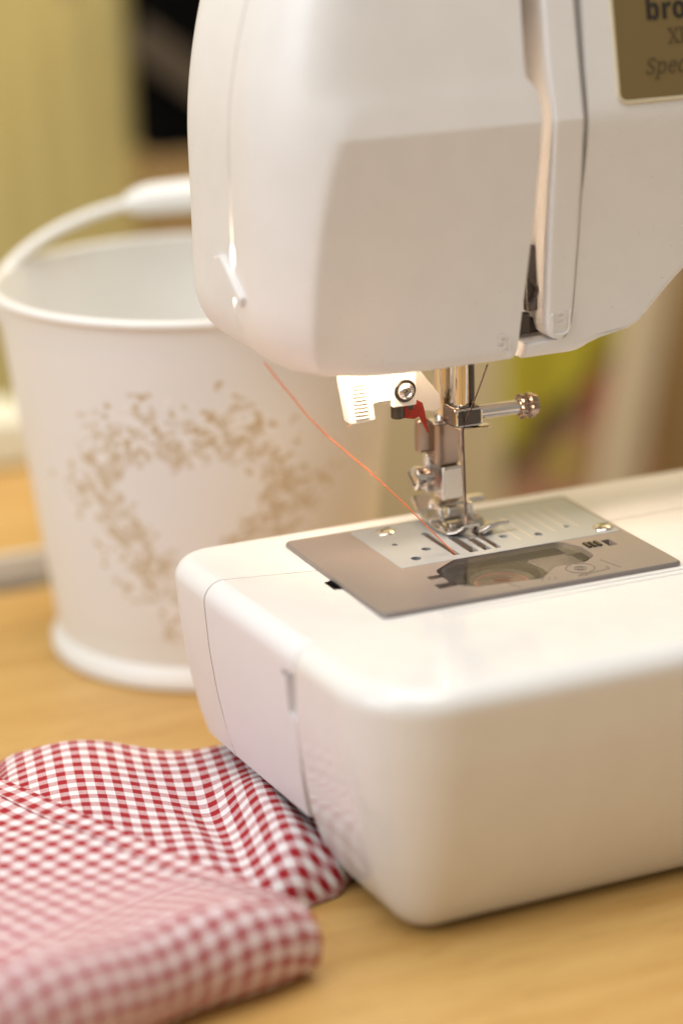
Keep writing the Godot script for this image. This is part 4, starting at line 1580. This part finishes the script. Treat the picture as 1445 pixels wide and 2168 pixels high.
# ---------------------------------------------------------------- bucket
func build_bucket() -> void:
	var c := px(455, 1340, 1, 0.0)
	c.y = 0.0
	var t := thing("metal_bucket", "white enamel bucket printed with a golden flower heart", "bucket", c)
	var prof := []
	var h := 142.0
	var rb := 59.0; var rtop := 76.0
	var rad := func(y: float) -> float: return lerpf(rb, rtop, y / h)
	var mb := MB.new()
	mb.lathe([Vector2(0, 6), Vector2(rb - 2, 6), Vector2(rad.call(8.0), 8), Vector2(rad.call(70.0), 70), Vector2(rad.call(h), h), Vector2(rad.call(h) - 1.0, h), Vector2(rad.call(70.0) - 1.0, 70), Vector2(rad.call(9.0) - 1.0, 9), Vector2(0, 8)], c, Vector3.UP, 96)
	part(mb, "body", mats.bucket_white, t)
	mb = MB.new()
	var ring := PackedVector3Array(); var ring2 := PackedVector3Array()
	for k in 96:
		var d := Vector3(cos(TAU * k / 96), 0, sin(TAU * k / 96))
		ring.append(c + d * (rad.call(h) + 0.6) + Vector3(0, h, 0))
		ring2.append(c + d * (rb + 1.6) + Vector3(0, 4.6, 0))
	mb.tube(ring, 1.8, 12, true)
	part(mb, "rim", mats.bucket_white, t, 60.0)
	mb = MB.new()
	mb.lathe([Vector2(rb - 3, 0), Vector2(rb + 3.0, 0), Vector2(rb + 4.2, 1.4), Vector2(rb + 4.2, 4.0), Vector2(rb + 3.0, 6.4), Vector2(rb + 1.4, 9.0), Vector2(rb - 2, 10), Vector2(rb - 3, 0)], c, Vector3.UP, 96)
	part(mb, "base_ring", mats.bucket_white, t, 60.0)
	# print wraps the side that faces the machine's front
	mb = MB.new()
	var face := atan2(eye.z - c.z, eye.x - c.x)
	var rows := []; var uvs := []
	for j in 25:
		var row := PackedVector3Array(); var ur := PackedVector2Array()
		for i in 61:
			var y := lerpf(20.0, 131.0, j / 24.0)
			var w := face + deg_to_rad(lerpf(62.0, -50.0, i / 60.0))
			row.append(c + Vector3(cos(w), 0, sin(w)) * (rad.call(y) + 0.18) + Vector3(0, y, 0))
			ur.append(Vector2(i / 60.0, 1.0 - j / 24.0))
		rows.append(row); uvs.append(ur)
	mb.grid(rows, Vector3(cos(face), 0, sin(face)), false, uvs)
	part(mb, "heart_print", mats.heart_print, t, 180.0)
	# bail handle leaning back, with a wooden grip
	var side := Vector3(0.918, 0, 0.396)
	var rear := Vector3(0.396, 0, -0.918)
	mb = MB.new()
	var bail := PackedVector3Array()
	for k in 49:
		var w := PI - PI * k / 48.0
		bail.append(c + side * (cos(w) * 80.0) + Vector3(0, 131.0 + sin(w) * 31.0, 0) + rear * (sin(w) * 62.0))
	mb.tube(bail, 2.3, 10)
	part(mb, "bail", mats.bucket_white, t, 60.0)
	mb = MB.new()
	mb.tube(PackedVector3Array([bail[18], bail[19], bail[20], bail[24], bail[28], bail[29], bail[30]]), [3.2, 5.4, 6.2, 6.6, 6.2, 5.4, 3.2], 20)
	part(mb, "grip", mats.bucket_white, t, 60.0)
	for s in [-1.0, 1.0]:
		mb = MB.new()
		mb.cyl(c + side * (s * 74.0) + Vector3(0, 131, 0), c + side * (s * 83.0) + Vector3(0, 131, 0), 4.5)
		part(mb, "ear", mats.bucket_white, t)

# ---------------------------------------------------------------- things further back
const FLOOR := -730.0

func upright(x0: float, x1: float, ytop: float, z: float, thick: float) -> Array:
	# a box standing on the floor at depth z between two pixel columns, up to a pixel row
	var a := px(x0, ytop, 2, z); var b := px(x1, ytop, 2, z)
	var top := (a.y + b.y) / 2
	return [Vector3((a.x + b.x) / 2, (top - FLOOR) / 2 + FLOOR, z - thick / 2), Vector3(absf(b.x - a.x), top - FLOOR, thick)]

func build_background() -> void:
	# desk with a white edge behind the table
	var o := Vector3(-320, FLOOR, -345)
	var t := thing("side_desk", "beech topped desk with a white front edge behind the bucket", "desk", o)
	var mb := MB.new()
	mb.rbox(Vector3(-320, 6.0, -347), Vector3(600, 12.0, 200), 1.0)
	part(mb, "desk_top", mats.beech, t)
	mb = MB.new()
	mb.rbox(Vector3(-320, 6.1, -245.2), Vector3(600, 12.4, 3.4), 0.8)
	part(mb, "edge_band", mats.white_edge, t)
	for x in [-600.0, -40.0]:
		for z in [-430.0, -262.0]:
			mb = MB.new()
			mb.rbox(Vector3(x, FLOOR / 2.0, z), Vector3(28, -FLOOR, 28), 2.0)
			part(mb, "leg", mats.white_edge, t)
	var bt := px(40, 885, 2, -364.0).y
	mb = MB.new()
	mb.rbox(Vector3(-150, (bt + 12.2) / 2.0, -386), Vector3(220, bt - 12.2, 44), 4.0)
	solo(mb, "cream_box", mats.cream_card, "low cream box standing on the side desk", "box", Vector3(-150, 12.2, -386))
	# yellow printed curtain behind the bucket
	var c0 := px(-260, -160, 2, -690.0); var c1 := px(318, -160, 2, -690.0)
	mb = MB.new()
	var rows := []; var uvs := []
	for j in 61:
		var row := PackedVector3Array(); var ur := PackedVector2Array()
		for i in 121:
			var f := i / 120.0
			row.append(Vector3(lerpf(c0.x, c1.x, f), lerpf(FLOOR, 420.0, j / 60.0), -690.0 + 1.4 * sin(f * 13.0 + 2.0 * sin(f * 5.0)) + 1.2 * sin(f * 41.0 + j * 0.1)))
			var q := Vector2(lerpf(-260, 318, f), 0)
			ur.append(Vector2((lerpf(-260, 318, f) + 20.0) / 340.0, clampf(1.0 - (lerpf(FLOOR, 420.0, j / 60.0) - 180.0) / 130.0, 0, 1)))
		rows.append(row); uvs.append(ur)
	mb.grid(rows, Vector3.BACK, false, uvs)
	solo(mb, "yellow_curtain", mats.yellow_print, "olive yellow printed curtain hanging behind the bucket", "curtain", Vector3((c0.x + c1.x) / 2, FLOOR, -690), 180.0)
	# dark thing with a slanting brown bar, standing on a tan box
	var q := upright(322, 640, 318, -655.0, 60.0)
	mb = MB.new()
	mb.rbox(q[0], q[1], 2.0)
	solo(mb, "tan_box", mats.tan_wood, "plain tan box carrying the black case behind the bucket", "box", Vector3(q[0].x, FLOOR, q[0].z))
	var topy: float = q[1].y + FLOOR
	var a := px(326, 200, 2, -650.0); var b := px(640, 200, 2, -650.0)
	var cs := Vector3((a.x + b.x) / 2, topy + 60, -685)
	t = thing("black_case", "black case with a slanting brown bar behind the bucket", "case", Vector3(cs.x, topy, cs.z))
	mb = MB.new()
	mb.rbox(cs, Vector3(b.x - a.x, 120, 60), 3.0)
	part(mb, "shell", mats.black_cloth, t)
	mb = MB.new()
	var g0 := px(300, 88, 2, -652.0); var g1 := px(470, 215, 2, -652.0)
	var dir := (g1 - g0).normalized()
	var mid := (g0 + g1) / 2
	mb.rbox(Vector3(mid.x + 8, mid.y - 5, -653.0), Vector3(g0.distance_to(g1) + 30, 20.0, 4.0), 1.0, 2, Basis(Vector3.BACK, atan2(dir.y, dir.x)))
	part(mb, "bar", mats.brown_bar, t)
	# right of the needle: printed cloth, a leaning post, a wooden panel
	var d0 := px(1062, 500, 2, -560.0); var d1 := px(1330, 500, 2, -560.0)
	mb = MB.new()
	rows = []; uvs = []
	var ylo := px(1200, 1070, 2, -560.0).y
	var yhi := px(1200, 620, 2, -560.0).y
	for j in 25:
		var row := PackedVector3Array(); var ur := PackedVector2Array()
		for i in 41:
			var f := i / 40.0
			var y := FLOOR if j == 0 else lerpf(-200.0, 300.0, j / 24.0)
			row.append(Vector3(lerpf(d0.x, d1.x + 15, f), y, -560.0 + 3.0 * sin(f * 15.0)))
			ur.append(Vector2(f * 1.02, clampf(1.0 - (y - ylo) / (yhi - ylo), 0, 1)))
		rows.append(row); uvs.append(ur)
	mb.grid(rows, Vector3.BACK, false, uvs)
	solo(mb, "floral_cloth", mats.floral_print, "yellow green cloth printed with dark stems and pink flowers", "cloth", Vector3((d0.x + d1.x) / 2, FLOOR, -560), 180.0)
	var e0 := px(1290, 1100, 2, -500.0); var e1 := px(1385, 560, 2, -500.0)
	mb = MB.new()
	var dr := (e1 - e0).normalized()
	var foot := e0 - dr * ((e0.y - FLOOR) / dr.y)
	var head := e1 + dr * 60.0
	var mid2 := (foot + head) / 2
	mb.rbox(mid2 + Vector3(0, 1.5, 0), Vector3(24, foot.distance_to(head), 18), 4.0, 3, Basis(Vector3.BACK, atan2(dr.y, dr.x) - PI / 2))
	solo(mb, "leaning_post", mats.cream_wood, "pale cream post leaning behind the machine bed", "post", foot)
	q = upright(1385, 1800, 420, -600.0, 30.0)
	mb = MB.new()
	mb.rbox(q[0], q[1], 3.0)
	solo(mb, "wooden_panel", mats.tan_wood, "brown wooden panel standing behind the leaning post", "panel", Vector3(q[0].x, FLOOR, q[0].z))

func _ready() -> void:
	set_view()
	make_materials()
	# setting
	var mb := MB.new()
	mb.rbox(Vector3(0, -15, 165), Vector3(2000, 30, 800), 2.0)
	structure(mb, "table", mats.beech)
	mb = MB.new()
	mb.rbox(Vector3(0, -740, 0), Vector3(4000, 20, 3000), 1.0)
	structure(mb, "floor", mats.tan_wood)
	mb = MB.new()
	mb.rbox(Vector3(200, 400, -900), Vector3(3000, 2260, 20), 1.0)
	structure(mb, "wall", mats.wall_paint)
	# things
	var m := thing("sewing_machine", "white sewing machine with lit needle area and metal plate", "sewing machine", Vector3(0, 0, 40))
	build_base(m)
	build_plates(m)
	build_head(m)
	build_works(m)
	build_threads()
	build_cloth()
	build_bucket()
	build_background()
